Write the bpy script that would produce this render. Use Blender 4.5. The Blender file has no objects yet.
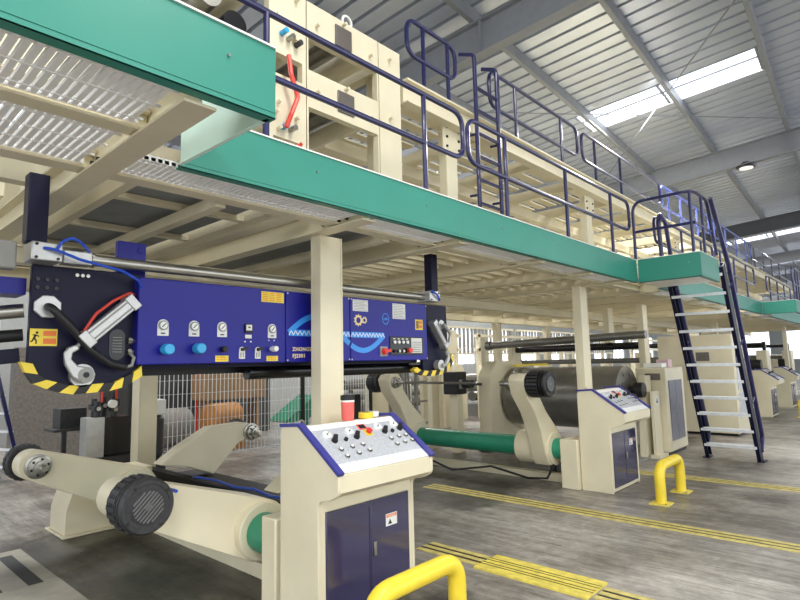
import bpy, bmesh, math, random
from mathutils import Vector, Matrix
random.seed(7)
S = bpy.context.scene
COL = S.collection
PI = math.pi

# ------------------------------------------------------------------ camera, world, light, exposure
# X runs along the production line, Y runs away from the aisle into the machines, Z up
def lin(r, g, b):
    f = lambda c: (c/255/12.92) if c/255 <= .04045 else ((c/255+.055)/1.055)**2.4
    return (f(r), f(g), f(b), 1)

hd, pt, rl = math.radians(42.415), math.radians(6.515), math.radians(-1.314)
fw = Vector((math.cos(pt)*math.cos(hd), math.cos(pt)*math.sin(hd), math.sin(pt)))
rt0 = Vector((math.sin(hd), -math.cos(hd), 0)); up0 = rt0.cross(fw)
rt = math.cos(rl)*rt0 + math.sin(rl)*up0; up = rt.cross(fw)
cam = bpy.data.cameras.new('camera'); cam.sensor_width = 36; cam.lens = 552.66/800*36
cam.clip_start = .05; cam.clip_end = 300
co = bpy.data.objects.new('camera', cam); COL.objects.link(co)
co.matrix_world = Matrix(((rt.x, up.x, -fw.x, 0), (rt.y, up.y, -fw.y, 0), (rt.z, up.z, -fw.z, 1.6), (0, 0, 0, 1)))
S.camera = co
S.view_settings.view_transform = 'Standard'; S.view_settings.look = 'None'
S.view_settings.gamma = 1; S.view_settings.use_curve_mapping = False
S.view_settings.exposure = 0.45
W = bpy.data.worlds.new('sky'); S.world = W; W.use_nodes = True
bg = W.node_tree.nodes['Background']; bg.inputs[0].default_value = (.93, .97, 1, 1); bg.inputs[1].default_value = 1.7
def area(name, loc, sx, sy, power, rot=(0, 0, 0), col=(1, .98, .95)):
    l = bpy.data.lights.new(name, 'AREA'); l.shape = 'RECTANGLE'; l.size = sx; l.size_y = sy; l.energy = power; l.color = col
    o = bpy.data.objects.new(name, l); COL.objects.link(o); o.location = loc; o.rotation_euler = rot
    return o
# daylight through the roof-light strips, plus unseen rear ones added to brighten the background
for sx, sy, p in ((3, 10.3, 200), (11.8, 10.3, 260), (20.5, 10.3, 260), (-3.2, -2.5, 420), (2.4, -1.0, 220), (11.6, 3.2, 380), (29.2, 4.2, 500)):
    area('skylight_and_fill', (sx, sy, 6.7-.08*(sy-2.4)), 1.0, 3.4, p)

# ------------------------------------------------------------------ helpers
class MB:
    def __init__(s): s.v = []; s.f = []; s.m = []
    def add(s, vs, fs, m=0):
        b = len(s.v); s.v += [tuple(v) for v in vs]; s.f += [tuple(i+b for i in f) for f in fs]; s.m += [m]*len(fs)
        return s
    def box(s, x0, x1, y0, y1, z0, z1, m=0):
        v = [(x, y, z) for x in (x0, x1) for y in (y0, y1) for z in (z0, z1)]
        return s.add(v, [(0, 1, 3, 2), (4, 6, 7, 5), (0, 4, 5, 1), (2, 3, 7, 6), (0, 2, 6, 4), (1, 5, 7, 3)], m)
    def obox(s, c, ax, ay, az, hx, hy, hz, m=0):
        c = Vector(c); v = [c+ax*i*hx+ay*j*hy+az*k*hz for i in (-1, 1) for j in (-1, 1) for k in (-1, 1)]
        return s.add(v, [(0, 1, 3, 2), (4, 6, 7, 5), (0, 4, 5, 1), (2, 3, 7, 6), (0, 2, 6, 4), (1, 5, 7, 3)], m)
    def beam(s, p, q, w, h, upv=(0, 0, 1), m=0):
        p, q = Vector(p), Vector(q); d = (q-p); L = d.length; d.normalize()
        u = Vector(upv); sd = d.cross(u).normalized(); u = sd.cross(d)
        return s.obox((p+q)/2, d, sd, u, L/2, w/2, h/2, m)
    def cyl(s, p, q, r, n=16, r2=None, m=0, cap=True):
        p, q = Vector(p), Vector(q); d = (q-p).normalized()
        a = Vector((0, 0, 1)) if abs(d.z) < .9 else Vector((1, 0, 0))
        u = d.cross(a).normalized(); w = d.cross(u); r2 = r if r2 is None else r2
        v = []
        for c, R in ((p, r), (q, r2)):
            v += [c+(u*math.cos(2*PI*i/n)+w*math.sin(2*PI*i/n))*R for i in range(n)]
        f = [(i, (i+1) % n, n+(i+1) % n, n+i) for i in range(n)]
        if cap: f += [tuple(range(n))[::-1], tuple(range(n, 2*n))]
        return s.add(v, f, m)
    def lathe(s, c, axis, prof, n=24, m=0):
        # prof: (distance along axis, radius)
        c, d = Vector(c), Vector(axis).normalized()
        a = Vector((0, 0, 1)) if abs(d.z) < .9 else Vector((1, 0, 0))
        u = d.cross(a).normalized(); w = d.cross(u); v = []; f = []
        for t, r in prof: v += [c+d*t+(u*math.cos(2*PI*i/n)+w*math.sin(2*PI*i/n))*r for i in range(n)]
        for k in range(len(prof)-1):
            f += [(k*n+i, k*n+(i+1) % n, (k+1)*n+(i+1) % n, (k+1)*n+i) for i in range(n)]
        f += [tuple(range(n))[::-1], tuple(range((len(prof)-1)*n, len(prof)*n))]
        return s.add(v, f, m)
    def tube(s, pts, r, n=8, m=0):
        P = [Vector(p) for p in pts]; v = []; f = []; ref = None
        for i, p in enumerate(P):
            d = ((P[i]-P[i-1]).normalized() if i else Vector()) + ((P[i+1]-P[i]).normalized() if i < len(P)-1 else Vector())
            d.normalize()
            if ref is None: ref = d.cross(Vector((0, 0, 1)) if abs(d.z) < .9 else Vector((1, 0, 0))).normalized()
            u = (ref-d*ref.dot(d)).normalized(); w = d.cross(u); ref = u
            v += [p+(u*math.cos(2*PI*k/n)+w*math.sin(2*PI*k/n))*r for k in range(n)]
        for i in range(len(P)-1):
            f += [(i*n+k, i*n+(k+1) % n, (i+1)*n+(k+1) % n, (i+1)*n+k) for k in range(n)]
        f += [tuple(range(n))[::-1], tuple(range((len(P)-1)*n, len(P)*n))]
        return s.add(v, f, m)
    def prism(s, pts, plane, a, b, m=0):
        # pts: 2D outline in plane 'xz' (extruded in y), 'yz' (in x) or 'xy' (in z)
        mk = {'xz': lambda p, t: (p[0], t, p[1]), 'yz': lambda p, t: (t, p[0], p[1]), 'xy': lambda p, t: (p[0], p[1], t)}[plane]
        n = len(pts); v = [mk(p, a) for p in pts]+[mk(p, b) for p in pts]
        f = [tuple(range(n)), tuple(range(n, 2*n))[::-1]]+[(i, n+i, n+(i+1) % n, (i+1) % n) for i in range(n)]
        return s.add(v, f, m)
    def build(s, name, mats, parent=None, bevel=0, smooth=True):
        if not isinstance(mats, (list, tuple)): mats = [mats]
        off = Vector((0, 0, 0)); p = parent
        while p is not None: off += p.location; p = p.parent
        if parent is None:
            xs = [sum((min(v[i] for v in s.v), max(v[i] for v in s.v)))/2 for i in (0, 1)]
            off = Vector((xs[0], xs[1], min(v[2] for v in s.v)))
        me = bpy.data.meshes.new(name); me.from_pydata([(v[0]-off.x, v[1]-off.y, v[2]-off.z) for v in s.v], [], s.f)
        for mt in mats: me.materials.append(mt)
        for pl, mi in zip(me.polygons, s.m): pl.material_index = mi
        bm = bmesh.new(); bm.from_mesh(me); bmesh.ops.recalc_face_normals(bm, faces=bm.faces); bm.to_mesh(me); bm.free()
        if smooth:
            me.shade_smooth(); me.set_sharp_from_angle(angle=math.radians(35))
        o = bpy.data.objects.new(name, me); COL.objects.link(o)
        if parent is None: o.location = off
        else: o.parent = parent
        if bevel:
            b = o.modifiers.new('bevel', 'BEVEL'); b.width = bevel; b.segments = 2; b.limit_method = 'ANGLE'; b.angle_limit = math.radians(40)
        return o

def tag(o, label, cat, group=None, kind=None):
    o['label'] = label; o['category'] = cat
    if group: o['group'] = group
    o['kind'] = kind or 'thing'
    return o
def thing(name, loc, label, cat, group=None):
    o = bpy.data.objects.new(name, None); COL.objects.link(o); o.location = loc; o.empty_display_size = .1
    return tag(o, label, cat, group)
def struct(o): o['kind'] = 'structure'; return o
def kids(o): return [c for c in bpy.data.objects if c.parent == o]
def copy_tree(o, parent=None):
    c = o.copy(); COL.objects.link(c); c.parent = parent
    for ch in kids(o): copy_tree(ch, c)
    return c
def fillet(pts, r, n=6):
    P = [Vector(p) for p in pts]; out = [P[0]]
    for i in range(1, len(P)-1):
        a, b, c = P[i-1], P[i], P[i+1]; d1 = (a-b).normalized(); d2 = (c-b).normalized()
        ang = d1.angle(d2); 
        if ang > PI-.01: out.append(b); continue
        t = min(r/math.tan(ang/2), (a-b).length*.49, (c-b).length*.49)
        p, q = b+d1*t, b+d2*t
        for k in range(n+1):
            u = k/n; out.append(p*(1-u)**2+b*2*u*(1-u)+q*u*u)
    return out+[P[-1]]
def hull2(c1, r1, c2, r2, n=14):
    # outline of two discs joined by their tangents
    pts = [(c1[0]+r1*math.cos(2*PI*i/40), c1[1]+r1*math.sin(2*PI*i/40)) for i in range(40)]+[(c2[0]+r2*math.cos(2*PI*i/40), c2[1]+r2*math.sin(2*PI*i/40)) for i in range(40)]
    return hull(pts)
def hull(pts):
    pts = sorted(set(pts)); cr = lambda o, a, b: (a[0]-o[0])*(b[1]-o[1])-(a[1]-o[1])*(b[0]-o[0])
    lo = []
    for p in pts:
        while len(lo) > 1 and cr(lo[-2], lo[-1], p) <= 0: lo.pop()
        lo.append(p)
    hi = []
    for p in reversed(pts):
        while len(hi) > 1 and cr(hi[-2], hi[-1], p) <= 0: hi.pop()
        hi.append(p)
    return lo[:-1]+hi[:-1]
def text(body, size, x, y, z, mat, name, parent, bold=0, align='LEFT', depth=.001, rot=None):
    cu = bpy.data.curves.new('t', 'FONT'); cu.body = body; cu.size = size; cu.align_x = align; cu.offset = bold; cu.extrude = depth
    cu.resolution_u = 3; cu.space_character = 1.15 if size > .03 else 1
    o = bpy.data.objects.new('t', cu); COL.objects.link(o); bpy.context.view_layer.update()
    me = bpy.data.meshes.new_from_object(o.evaluated_get(bpy.context.evaluated_depsgraph_get())); bpy.data.objects.remove(o)
    b = MB(); R = rot or (lambda a, c, t: (x+a, y-t, z+c))
    b.add([R(v.co.x, v.co.y, v.co.z) for v in me.vertices], [tuple(p.vertices) for p in me.polygons])
    return b.build(name, mat, parent, smooth=False)

# ------------------------------------------------------------------ materials
def mat(name, col, rough=.45, metal=0., var=.06, scale=6., bump=0., spec=.5, coat=0.):
    m = bpy.data.materials.new(name); m.use_nodes = True; nt = m.node_tree; N = nt.nodes; L = nt.links
    p = N['Principled BSDF']; p.inputs['Roughness'].default_value = rough; p.inputs['Metallic'].default_value = metal
    p.inputs['Specular IOR Level'].default_value = spec
    if coat: p.inputs['Coat Weight'].default_value = coat; p.inputs['Coat Roughness'].default_value = .08
    c = lin(*col)
    tc = N.new('ShaderNodeTexCoord'); nz = N.new('ShaderNodeTexNoise'); nz.inputs['Scale'].default_value = scale; nz.inputs['Detail'].default_value = 5
    L.new(tc.outputs['Object'], nz.inputs['Vector'])
    rp = N.new('ShaderNodeValToRGB'); rp.color_ramp.elements[0].position = .3; rp.color_ramp.elements[1].position = .7
    rp.color_ramp.elements[0].color = tuple(x*(1-var) for x in c[:3])+(1,); rp.color_ramp.elements[1].color = tuple(min(1, x*(1+var)) for x in c[:3])+(1,)
    L.new(nz.outputs['Fac'], rp.inputs['Fac']); L.new(rp.outputs['Color'], p.inputs['Base Color'])
    if bump:
        bp = N.new('ShaderNodeBump'); bp.inputs['Strength'].default_value = bump; bp.inputs['Distance'].default_value = .01
        L.new(nz.outputs['Fac'], bp.inputs['Height']); L.new(bp.outputs['Normal'], p.inputs['Normal'])
    return m
def glow(name, col, strength):
    m = bpy.data.materials.new(name); m.use_nodes = True; p = m.node_tree.nodes['Principled BSDF']
    p.inputs['Base Color'].default_value = lin(*col); p.inputs['Emission Color'].default_value = lin(*col); p.inputs['Emission Strength'].default_value = strength
    return m
CREAM = mat('cream_paint', (226, 217, 188), .4, var=.05, scale=3)
WHITE = mat('white_paint', (240, 240, 236), .35, var=.03)
NAVY = mat('navy_paint', (34, 34, 142), .35, var=.08, scale=2, spec=.3)
NAVYD = mat('dark_navy_paint', (15, 16, 46), .45, var=.15, scale=3, spec=.25)
RAIL = mat('rail_blue_paint', (27, 28, 80), .3, var=.08, coat=.3)
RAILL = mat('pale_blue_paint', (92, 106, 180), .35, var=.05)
DOOR = mat('violet_navy_gloss', (54, 51, 84), .08, var=.05, coat=.8)
TRIM = mat('edge_trim_blue', (62, 62, 142), .35, var=.05)
GREEN = mat('green_paint', (52, 138, 120), .38, var=.05, scale=2)
GREENLIT = mat('skylit_green_paint', (222, 252, 243), .5, var=.03)  # fascia green with strong skylight put into its colour
GREEND = mat('green_roller_paint', (40, 140, 108), .35, var=.08)
GRATE = mat('white_galvanised_grating', (250, 250, 250), .6, 0, var=.03, scale=20)
GALV = mat('galvanised_steel', (226, 230, 234), .38, .35, var=.08, scale=20)
STEEL = mat('bare_steel', (170, 168, 160), .28, .9, var=.1, scale=12)
ALU = mat('aluminium', (190, 190, 188), .35, .6, var=.08, scale=20)
DARKROLL = mat('dark_chrome_roller', (128, 126, 120), .3, .6, var=.12, scale=5)
BLACK = mat('black_rubber', (22, 22, 24), .5, var=.2)
BLACKG = mat('black_gloss', (18, 18, 22), .25, var=.1)
IRON = mat('dark_cast_iron', (62, 62, 64), .5, .4, var=.2, scale=30)
GRILLE = mat('dull_grille_steel', (112, 112, 112), .45, .5, var=.15)
GREYP = mat('grey_paint', (150, 150, 145), .5, var=.08)
WINDOWG = mat('grey_window_plastic', (104, 98, 92), .3, var=.1)
BELT = mat('dark_grey_belt', (146, 150, 152), .7, var=.12, scale=5)
YEL = mat('yellow_paint', (240, 212, 60), .4, var=.08, scale=8)
YELW = mat('worn_yellow_paint', (226, 208, 92), .55, var=.2, scale=14)
YELT = mat('faded_track_yellow', (206, 190, 112), .6, var=.25, scale=12)
RED = mat('red_plastic', (226, 58, 48), .4)
PINK = mat('coral_plastic', (240, 112, 104), .35)
ORANGE = mat('orange_plastic', (235, 120, 45), .45)
LBLUE = mat('light_blue_plastic', (58, 170, 226), .3)
LOGO = mat('logo_blue_print', (58, 150, 235), .4)
LOGOW = mat('white_print', (228, 236, 245), .5)
HOSE = mat('blue_hose', (38, 84, 205), .35)
REDH = mat('red_hose', (225, 70, 55), .4)
PANEL = mat('brushed_panel', (206, 210, 216), .35, .3, var=.12, scale=60)
PAPER = mat('white_sticker', (228, 228, 224), .6)
GOLD = mat('pale_gold_print', (245, 222, 160), .5)
BROWN = mat('kraft_paper', (150, 118, 84), .8, var=.1)
ROUGHG = mat('rough_grey_board', (128, 122, 116), .85, var=.18, scale=25)
ROOFM = mat('roof_sheet_steel', (200, 206, 218), .34, .5, var=.06, scale=1.2)
RAFT = mat('grey_steel_primer', (140, 143, 148), .5, .1, var=.06)
RAFTD = mat('dark_steel_primer', (92, 94, 98), .5, .1, var=.06)
WALLM = mat('wall_sheet', (168, 170, 168), .6, var=.05)
SKYL = glow('daylit_roof_sheet', (240, 246, 255), 2.0)
PANE = glow('daylit_window', (236, 243, 255), 1.6)
LAMPM = glow('lamp_lens', (255, 250, 240), .5)

# concrete floor with worn patches, trowel streaks, oil stains and painted-in shade near the stands
def floor_mat():
    m = bpy.data.materials.new('worn_concrete'); m.use_nodes = True; nt = m.node_tree; N = nt.nodes; L = nt.links; p = N['Principled BSDF']
    tc = N.new('ShaderNodeTexCoord')
    def noise(sc, det, rough=.6, vec=None):
        n = N.new('ShaderNodeTexNoise'); n.inputs['Scale'].default_value = sc; n.inputs['Detail'].default_value = det; n.inputs['Roughness'].default_value = rough
        L.new(vec or tc.outputs['Object'], n.inputs['Vector']); return n
    def ramp(src, a, b, ca, cb):
        r = N.new('ShaderNodeValToRGB'); e = r.color_ramp.elements; e[0].position = a; e[1].position = b; e[0].color = ca; e[1].color = cb
        L.new(src, r.inputs['Fac']); return r
    def mix(mode, fac, a, b):
        x = N.new('ShaderNodeMixRGB'); x.blend_type = mode
        if isinstance(fac, float): x.inputs[0].default_value = fac
        else: L.new(fac, x.inputs[0])
        L.new(a, x.inputs[1]); L.new(b, x.inputs[2]); return x
    mp = N.new('ShaderNodeMapping'); mp.inputs['Scale'].default_value = (2.2, .45, 1); L.new(tc.outputs['Object'], mp.inputs['Vector'])
    big = ramp(noise(.55, 6, .65).outputs['Fac'], .38, .62, lin(150, 143, 134), lin(214, 209, 201))
    st = ramp(noise(1.6, 8, .7, mp.outputs['Vector']).outputs['Fac'], .35, .65, lin(160, 157, 150), lin(244, 242, 238))
    a = mix('MULTIPLY', .75, big.outputs['Color'], st.outputs['Color'])
    sp = ramp(noise(9, 9, .75).outputs['Fac'], .42, .6, (.5, .5, .5, 1), (1, 1, 1, 1))
    b = mix('MULTIPLY', .5, a.outputs['Color'], sp.outputs['Color'])
    mp2 = N.new('ShaderNodeMapping'); mp2.inputs['Scale'].default_value = (9, .8, 1); mp2.inputs['Rotation'].default_value = (0, 0, .1); L.new(tc.outputs['Object'], mp2.inputs['Vector'])
    sc = ramp(noise(2.4, 10, .8, mp2.outputs['Vector']).outputs['Fac'], .36, .56, lin(120, 112, 102), (1, 1, 1, 1))
    b = mix('MULTIPLY', .65, b.outputs['Color'], sc.outputs['Color'])
    wear = ramp(noise(3.2, 12, .8).outputs['Fac'], .6, .68, (0, 0, 0, 1), (1, 1, 1, 1))
    wc = N.new('ShaderNodeRGB'); wc.outputs[0].default_value = lin(226, 222, 214)
    wf = N.new('ShaderNodeMath'); wf.operation = 'MULTIPLY'; wf.inputs[1].default_value = .45; L.new(wear.outputs['Color'], wf.inputs[0])
    b = mix('MIX', wf.outputs[0], b.outputs['Color'], wc.outputs[0])
    oil = ramp(noise(.9, 4, .6).outputs['Fac'], .56, .7, (1, 1, 1, 1), (.45, .42, .38, 1))
    c = mix('MULTIPLY', .55, b.outputs['Color'], oil.outputs['Color'])
    # oil stain and shade around the roll stands, both in the colour (ragged outline)
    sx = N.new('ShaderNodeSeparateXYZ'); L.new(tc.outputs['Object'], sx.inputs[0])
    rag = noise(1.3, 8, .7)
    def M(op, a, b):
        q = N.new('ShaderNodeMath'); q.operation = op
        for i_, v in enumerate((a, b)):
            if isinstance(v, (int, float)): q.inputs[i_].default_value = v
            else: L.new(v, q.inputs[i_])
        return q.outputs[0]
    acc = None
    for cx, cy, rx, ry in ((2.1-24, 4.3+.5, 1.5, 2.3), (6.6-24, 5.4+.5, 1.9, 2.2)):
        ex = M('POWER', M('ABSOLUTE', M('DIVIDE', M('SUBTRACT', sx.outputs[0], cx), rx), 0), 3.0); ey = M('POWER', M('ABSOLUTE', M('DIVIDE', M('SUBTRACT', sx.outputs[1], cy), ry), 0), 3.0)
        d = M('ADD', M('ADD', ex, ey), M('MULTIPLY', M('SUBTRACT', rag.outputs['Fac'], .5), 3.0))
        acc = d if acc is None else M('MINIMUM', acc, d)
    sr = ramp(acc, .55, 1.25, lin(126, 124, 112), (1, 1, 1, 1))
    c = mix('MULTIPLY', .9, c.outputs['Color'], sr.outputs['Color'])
    L.new(c.outputs['Color'], p.inputs['Base Color'])
    rr = ramp(noise(2.0, 6).outputs['Fac'], .35, .65, (.28, .28, .28, 1), (.6, .6, .6, 1)); L.new(rr.outputs['Color'], p.inputs['Roughness'])
    bp = N.new('ShaderNodeBump'); bp.inputs['Strength'].default_value = .15; bp.inputs['Distance'].default_value = .01
    L.new(noise(25, 6).outputs['Fac'], bp.inputs['Height']); L.new(bp.outputs['Normal'], p.inputs['Normal'])
    return m
FLOORM = floor_mat()

# ------------------------------------------------------------------ hall: floor, roof, walls
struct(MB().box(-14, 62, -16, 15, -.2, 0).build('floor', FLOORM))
RZ = lambda y: 6.95-.08*(y-2.4)
RA = math.radians(2.9)
def turn(o):
    # roof parts turned about the camera's foot to match purlin lines in the image
    o.location = Matrix.Rotation(RA, 3, 'Z') @ o.location; o.rotation_euler.z = RA
    return o
Y0, Y1 = -12., 15.
SKY = [(-3.7, -2.7, -4.5, -.5), (1.9, 2.9, -3.0, 1.0), (11.35, 12.3, .95, 4.3), (29.1, 29.9, .9, 4.6), (2.5, 3.5, 8, 12.6), (11.4, 12.3, 8, 12.6), (20, 21, 8, 12.6), (38, 39, 1.0, 6.0)]  # strips over the rear are unseen, added to light the background
roof = MB(); pit = 1/3.
x = -12.
while x < 58:
    segs = [(Y0, Y1)]
    for a, b, c, d in SKY:
        if x+pit > a+.01 and x < b-.01: segs = [q for p in segs for q in (((p[0], c), (d, p[1])) if p[0] < c and d < p[1] else (p,))]
    for c, d in segs:
        pr = [(x, 0), (x+.26, 0), (x+.275, .085), (x+pit-.015, .085), (x+pit, 0)]
        v = [(px, y, RZ(y)+pz) for y in (c, d) for px, pz in pr]
        roof.add(v, [(i, i+1, 6+i, 5+i) for i in range(4)])
    x += pit
turn(struct(roof.build('ceiling', ROOFM, smooth=False)))
for i, (a, b, c, d) in enumerate(SKY):
    m = MB(); n = max(2, round((d-c)/1.5))
    m.add([(a, c, RZ(c)+.03), (b, c, RZ(c)+.03), (b, d, RZ(d)+.03), (a, d, RZ(d)+.03)], [(0, 1, 2, 3)], 0)
    for k in range(n+1):
        y = c+(d-c)*k/n; m.beam((a, y, RZ(y)+.01), (b, y, RZ(y)+.01), .05, .03, m=1)
    m.beam(((a*.62+b*.38), c, RZ(c)+.01), ((a*.62+b*.38), d, RZ(d)+.01), .03, .03, m=1)
    turn(struct(m.build('window_%d' % (i+1), [SKYL, RAFT], smooth=False)))
for i, X in enumerate((-2.2, 6.8, 15.7, 24.8, 33.7, 42.6)):
    m = MB(); mt = RAFTD if i in (3,) else RAFT
    for yy0, yy1 in ((Y0, Y1),):
        zb = lambda y: RZ(y)-.2
        for w, h0, h1 in ((.2, .0, -.02), (.02, -.02, -.5), (.2, -.5, -.52)):
            v = []
            for y in (yy0, yy1):
                for dx, dz in ((-w/2, h0), (w/2, h0), (w/2, h1), (-w/2, h1)): v.append((X+dx, y, zb(y)+dz))
            m.add(v, [(0, 1, 2, 3), (4, 7, 6, 5), (0, 4, 5, 1), (1, 5, 6, 2), (2, 6, 7, 3), (3, 7, 4, 0)])
        for y in (-6.5, -3.5, -.5, .9, 3.9, 6.9, 9.9): m.box(X-.1, X+.1, y-.01, y+.01, zb(y)-.5, zb(y))
    turn(struct(m.build('roof_beam', mt, smooth=False)))
y = 2.4-1.58*8
while y < 14:
    z = RZ(y)
    m = MB()
    m.beam((-12, y, z-.1), (58, y, z-.1), .012, .2).beam((-12, y+.035, z-.195), (58, y+.035, z-.195), .07, .012).beam((-12, y+.035, z-.006), (58, y+.035, z-.006), .07, .012)
    turn(struct(m.build('roof_beam', RAFT, smooth=False))); y += 1.58
def rod(p, q, label):
    tag(turn(MB().cyl(p, q, .012, 8).build('tie_rod', RAFT)), label, 'tie rod')
rod((6.95, 7.13, 6.36), (15.55, .05, 6.88), 'thin steel roof tie rod running level across the skylight bay')
rod((6.95, -.43, 6.86), (15.55, 5.4, 6.4), 'thin steel roof tie rod slanting steeply over the skylight')
# walls far behind and at the far end
wb = MB(); X = -12.
wb.box(-12, 60, 14.6, 14.8, 0, 1.5).box(-12, 60, 14.6, 14.8, 3.1, 6.2)
while X < 60:
    wb.box(X, X+1.0, 14.6, 14.8, 1.5, 3.1); X += 3.0
struct(wb.build('wall_back', WALLM, smooth=False))
X = -11.; k = len(SKY)+1
while X < 57:
    m = MB().box(X, X+2.0, 14.72, 14.74, 1.5, 3.1, 0)
    for i in range(4): m.box(X+2.0*i/3-.025, X+2.0*i/3+.025, 14.66, 14.76, 1.5, 3.1, 1)
    m.box(X, X+2.0, 14.66, 14.76, 2.28, 2.33, 1)
    struct(m.build('window_%d' % k, [PANE, WHITE], smooth=False)); k += 1; X += 3.0
we = MB().box(58, 58.2, -16, 15, 0, 1.2).box(58, 58.2, -16, 15, 3.6, 7.8)
for i in range(8): we.box(58, 58.2, -16+4*i, -15+4*i, 1.2, 3.6)
struct(we.build('wall_end', WALLM, smooth=False))
for i in range(7):
    struct(MB().box(58.1, 58.12, -15+4*i, -12+4*i, 1.2, 3.6).build('window_%d' % k, PANE, smooth=False)); k += 1

# high-bay lamp
t = thing('high_bay_lamp', (15.6, 2.55, 6.2), 'round black high bay lamp hanging from the roof beam', 'lamp')
MB().lathe((15.6, 2.55, 6.2), (0, 0, 1), [(.0, .2), (.05, .22), (.06, .1), (.14, .09), (.16, .03)], 24).build('housing', BLACKG, t)
MB().cyl((15.6, 2.55, 6.36), (15.6, 2.55, 6.52), .012, 8).build('hanger', BLACK, t)
MB().cyl((15.6, 2.55, 6.185), (15.6, 2.55, 6.2), .15, 24).build('lens', LAMPM, t)

# ------------------------------------------------------------------ floor tracks
for X, ya, yb, lab in ((3.85, -4, 1.72, 'yellow edged floor track nearest the camera, running out from its yellow cover plate'),
                       (3.86, 2.68, 3.3, 'short yellow edged floor track between the yellow cover plate and the near console'),
                       (5.72, -4, 4.8, 'yellow edged double floor track crossing just before the second console'),
                       (8.14, -4, 3.4, 'yellow edged floor track crossing in front of the ladder foot')):
    m = MB()
    for i, (a, b, mi) in enumerate(((-.115, -.06, 0), (-.06, -.025, 1), (-.025, .025, 0), (.025, .06, 1), (.06, .115, 0))):
        m.box(X+a, X+b, ya, yb, 0, .006 if mi == 0 else .003, mi)
    tag(m.build('floor_track', [YELT, BLACK], smooth=False), lab, 'floor track')
m = MB().box(3.69, 4.03, 1.74, 2.66, 0, .014)
for dx in (-.07, -.03, .03, .07): m.box(3.86+dx-.004, 3.86+dx+.004, 1.74, 2.66, .014, .0155, 1)
tag(m.build('cover_plate', [YELW, BLACK], smooth=False), 'flat yellow steel cover plate over the near floor track', 'floor plate')
m = MB().box(.75, 1.5, 4.35, 5.0, 0, .012)
m.box(.75, 1.5, 5.0, 6.1, 0, .008, 0)
m.box(1.04, 1.14, 5.02, 5.95, .008, .0095, 1).box(1.3, 1.4, 5.02, 5.95, .008, .0095, 1)
tag(m.build('trench_cover', [mat('worn_steel_plate', (176, 170, 156), .5, .2, var=.12, scale=9), BLACK], smooth=False), 'worn steel floor cover with two dark slots at the lower left', 'floor plate')

# ------------------------------------------------------------------ raised platform
def ibeam(p, q, w, h, name, label, group=None, m=CREAM, t=.012, up=(0, 0, 1)):
    p, q = Vector(p), Vector(q); b = MB(); u = Vector(up)
    b.beam(p, q, t, h-2*t, up).beam(p+u*(h/2-t/2), q+u*(h/2-t/2), w, t, up).beam(p-u*(h/2-t/2), q-u*(h/2-t/2), w, t, up)
    return tag(b.build(name, m, smooth=False), label, 'beam', group)
ZF = 2.6
cb = [(.97, 'beam joining the walkway corner'), (2.62, 'beam resting on the near column'), (3.72, 'third from the left, over the blue splicer'),
      (5.08, 'over the right end of the splicer'), (6.25, 'just before the second column'), (7.3, 'resting on the second column')]
for X, lb in cb:
    o = ibeam((X, 1.88 if X < 1 else 2.66, 2.665), (X, 6.9, 2.665), .13, .17, 'cross_beam', 'cream steel cross beam under the platform, '+lb)
    for yy in (2.78, 2.86, 3.04): MB().cyl((X-.026, yy+.1, 2.64), (X-.006, yy+.1, 2.64), .013, 6).build('bolt', BLACK, o, smooth=False)
for X in (8.75, 9.9, 11.1, 12.3, 13.5, 14.7, 16.5, 18.4, 20.6, 23, 25.4, 27.8):
    ibeam((X, 2.69, 2.665), (X, 6.9, 2.665), .13, .17, 'cross_beam', 'cream cross beam in the row under the far platform', 'far cross beams under the platform')
def span(xs, y, z, w, h, nm, labels, group=None):
    for (a, b), lb in zip(xs, labels): ibeam((a, y, z), (b, y, z), w, h, nm, lb, group)
span(((-2, .96), (.98, 2.61), (2.63, 3.71), (3.73, 5.07), (5.09, 6.24), (6.26, 7.29), (7.31, 8.74)), 2.98, 2.65, .11, .1, 'edge_beam', ['cream edge beam behind the green fascia, '+q for q in (
    'carrying the big grating above the left hanger post', 'between the corner and the near column', 'just right of the near column', 'above the splicer right end', 'left of the second column', 'joining the second column', 'by the ladder landing')])
fx_ = [8.76, 9.9, 11.1, 12.3, 13.5, 14.7, 16.5, 18.4, 20.6, 23, 25.4, 27.8]
span([(p+.01, q-.01) for p, q in zip(fx_[:-1], fx_[1:])], 2.98, 2.65, .11, .1, 'edge_beam', ['cream edge beam in the row behind the far green fascia']*11, 'far edge beams')
span(((-2, .96),), 2.34, 2.65, .09, .1, 'edge_beam', ['short cream beam carrying the wide grating at the upper left'])
span(((-1, 28),), 7.05, 2.6, .15, .25, 'back_beam', ['cream beam along the rear of the platform'])
span(((-1, 28),), 5.0, 2.5, .12, .14, 'middle_beam', ['cream beam running lengthwise beneath the cross beams'])

def grating(x0, x1, y0, y1, label, group=None, pitch=.034, sl=.022, z=2.612):
    m = MB(); x = x0
    while x < x1-sl:
        m.box(x, x+sl, y0, y1, z+.004, z+.022); x += pitch
    y = y0+.05
    while y < y1:
        m.box(x0, x1, y-.004, y+.004, z+.001, z+.012); y += .16
    m.box(x0, x1, y0, y0+.006, z+.002, z+.03).box(x0, x1, y1-.006, y1, z+.002, z+.03)
    return tag(m.build('grating_panel', GRATE, smooth=False), label, 'grating', group)
grating(-1.8, .9, 1.86, 2.28, 'galvanised grating strip directly behind the upper left green fascia')
grating(-1.8, .9, 2.4, 2.92, 'wide galvanised grating panel at the upper left, between two lengthwise beams')
grating(1.05, 2.54, 2.655, 2.92, 'narrow grating behind the green fascia left of the near column')
grating(2.7, 3.64, 2.655, 2.92, 'narrow grating behind the green fascia right of the near column')
grating(3.8, 5.0, 2.655, 2.92, 'narrow grating behind the green fascia above the splicer right end', pitch=.026, sl=.017)
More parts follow.
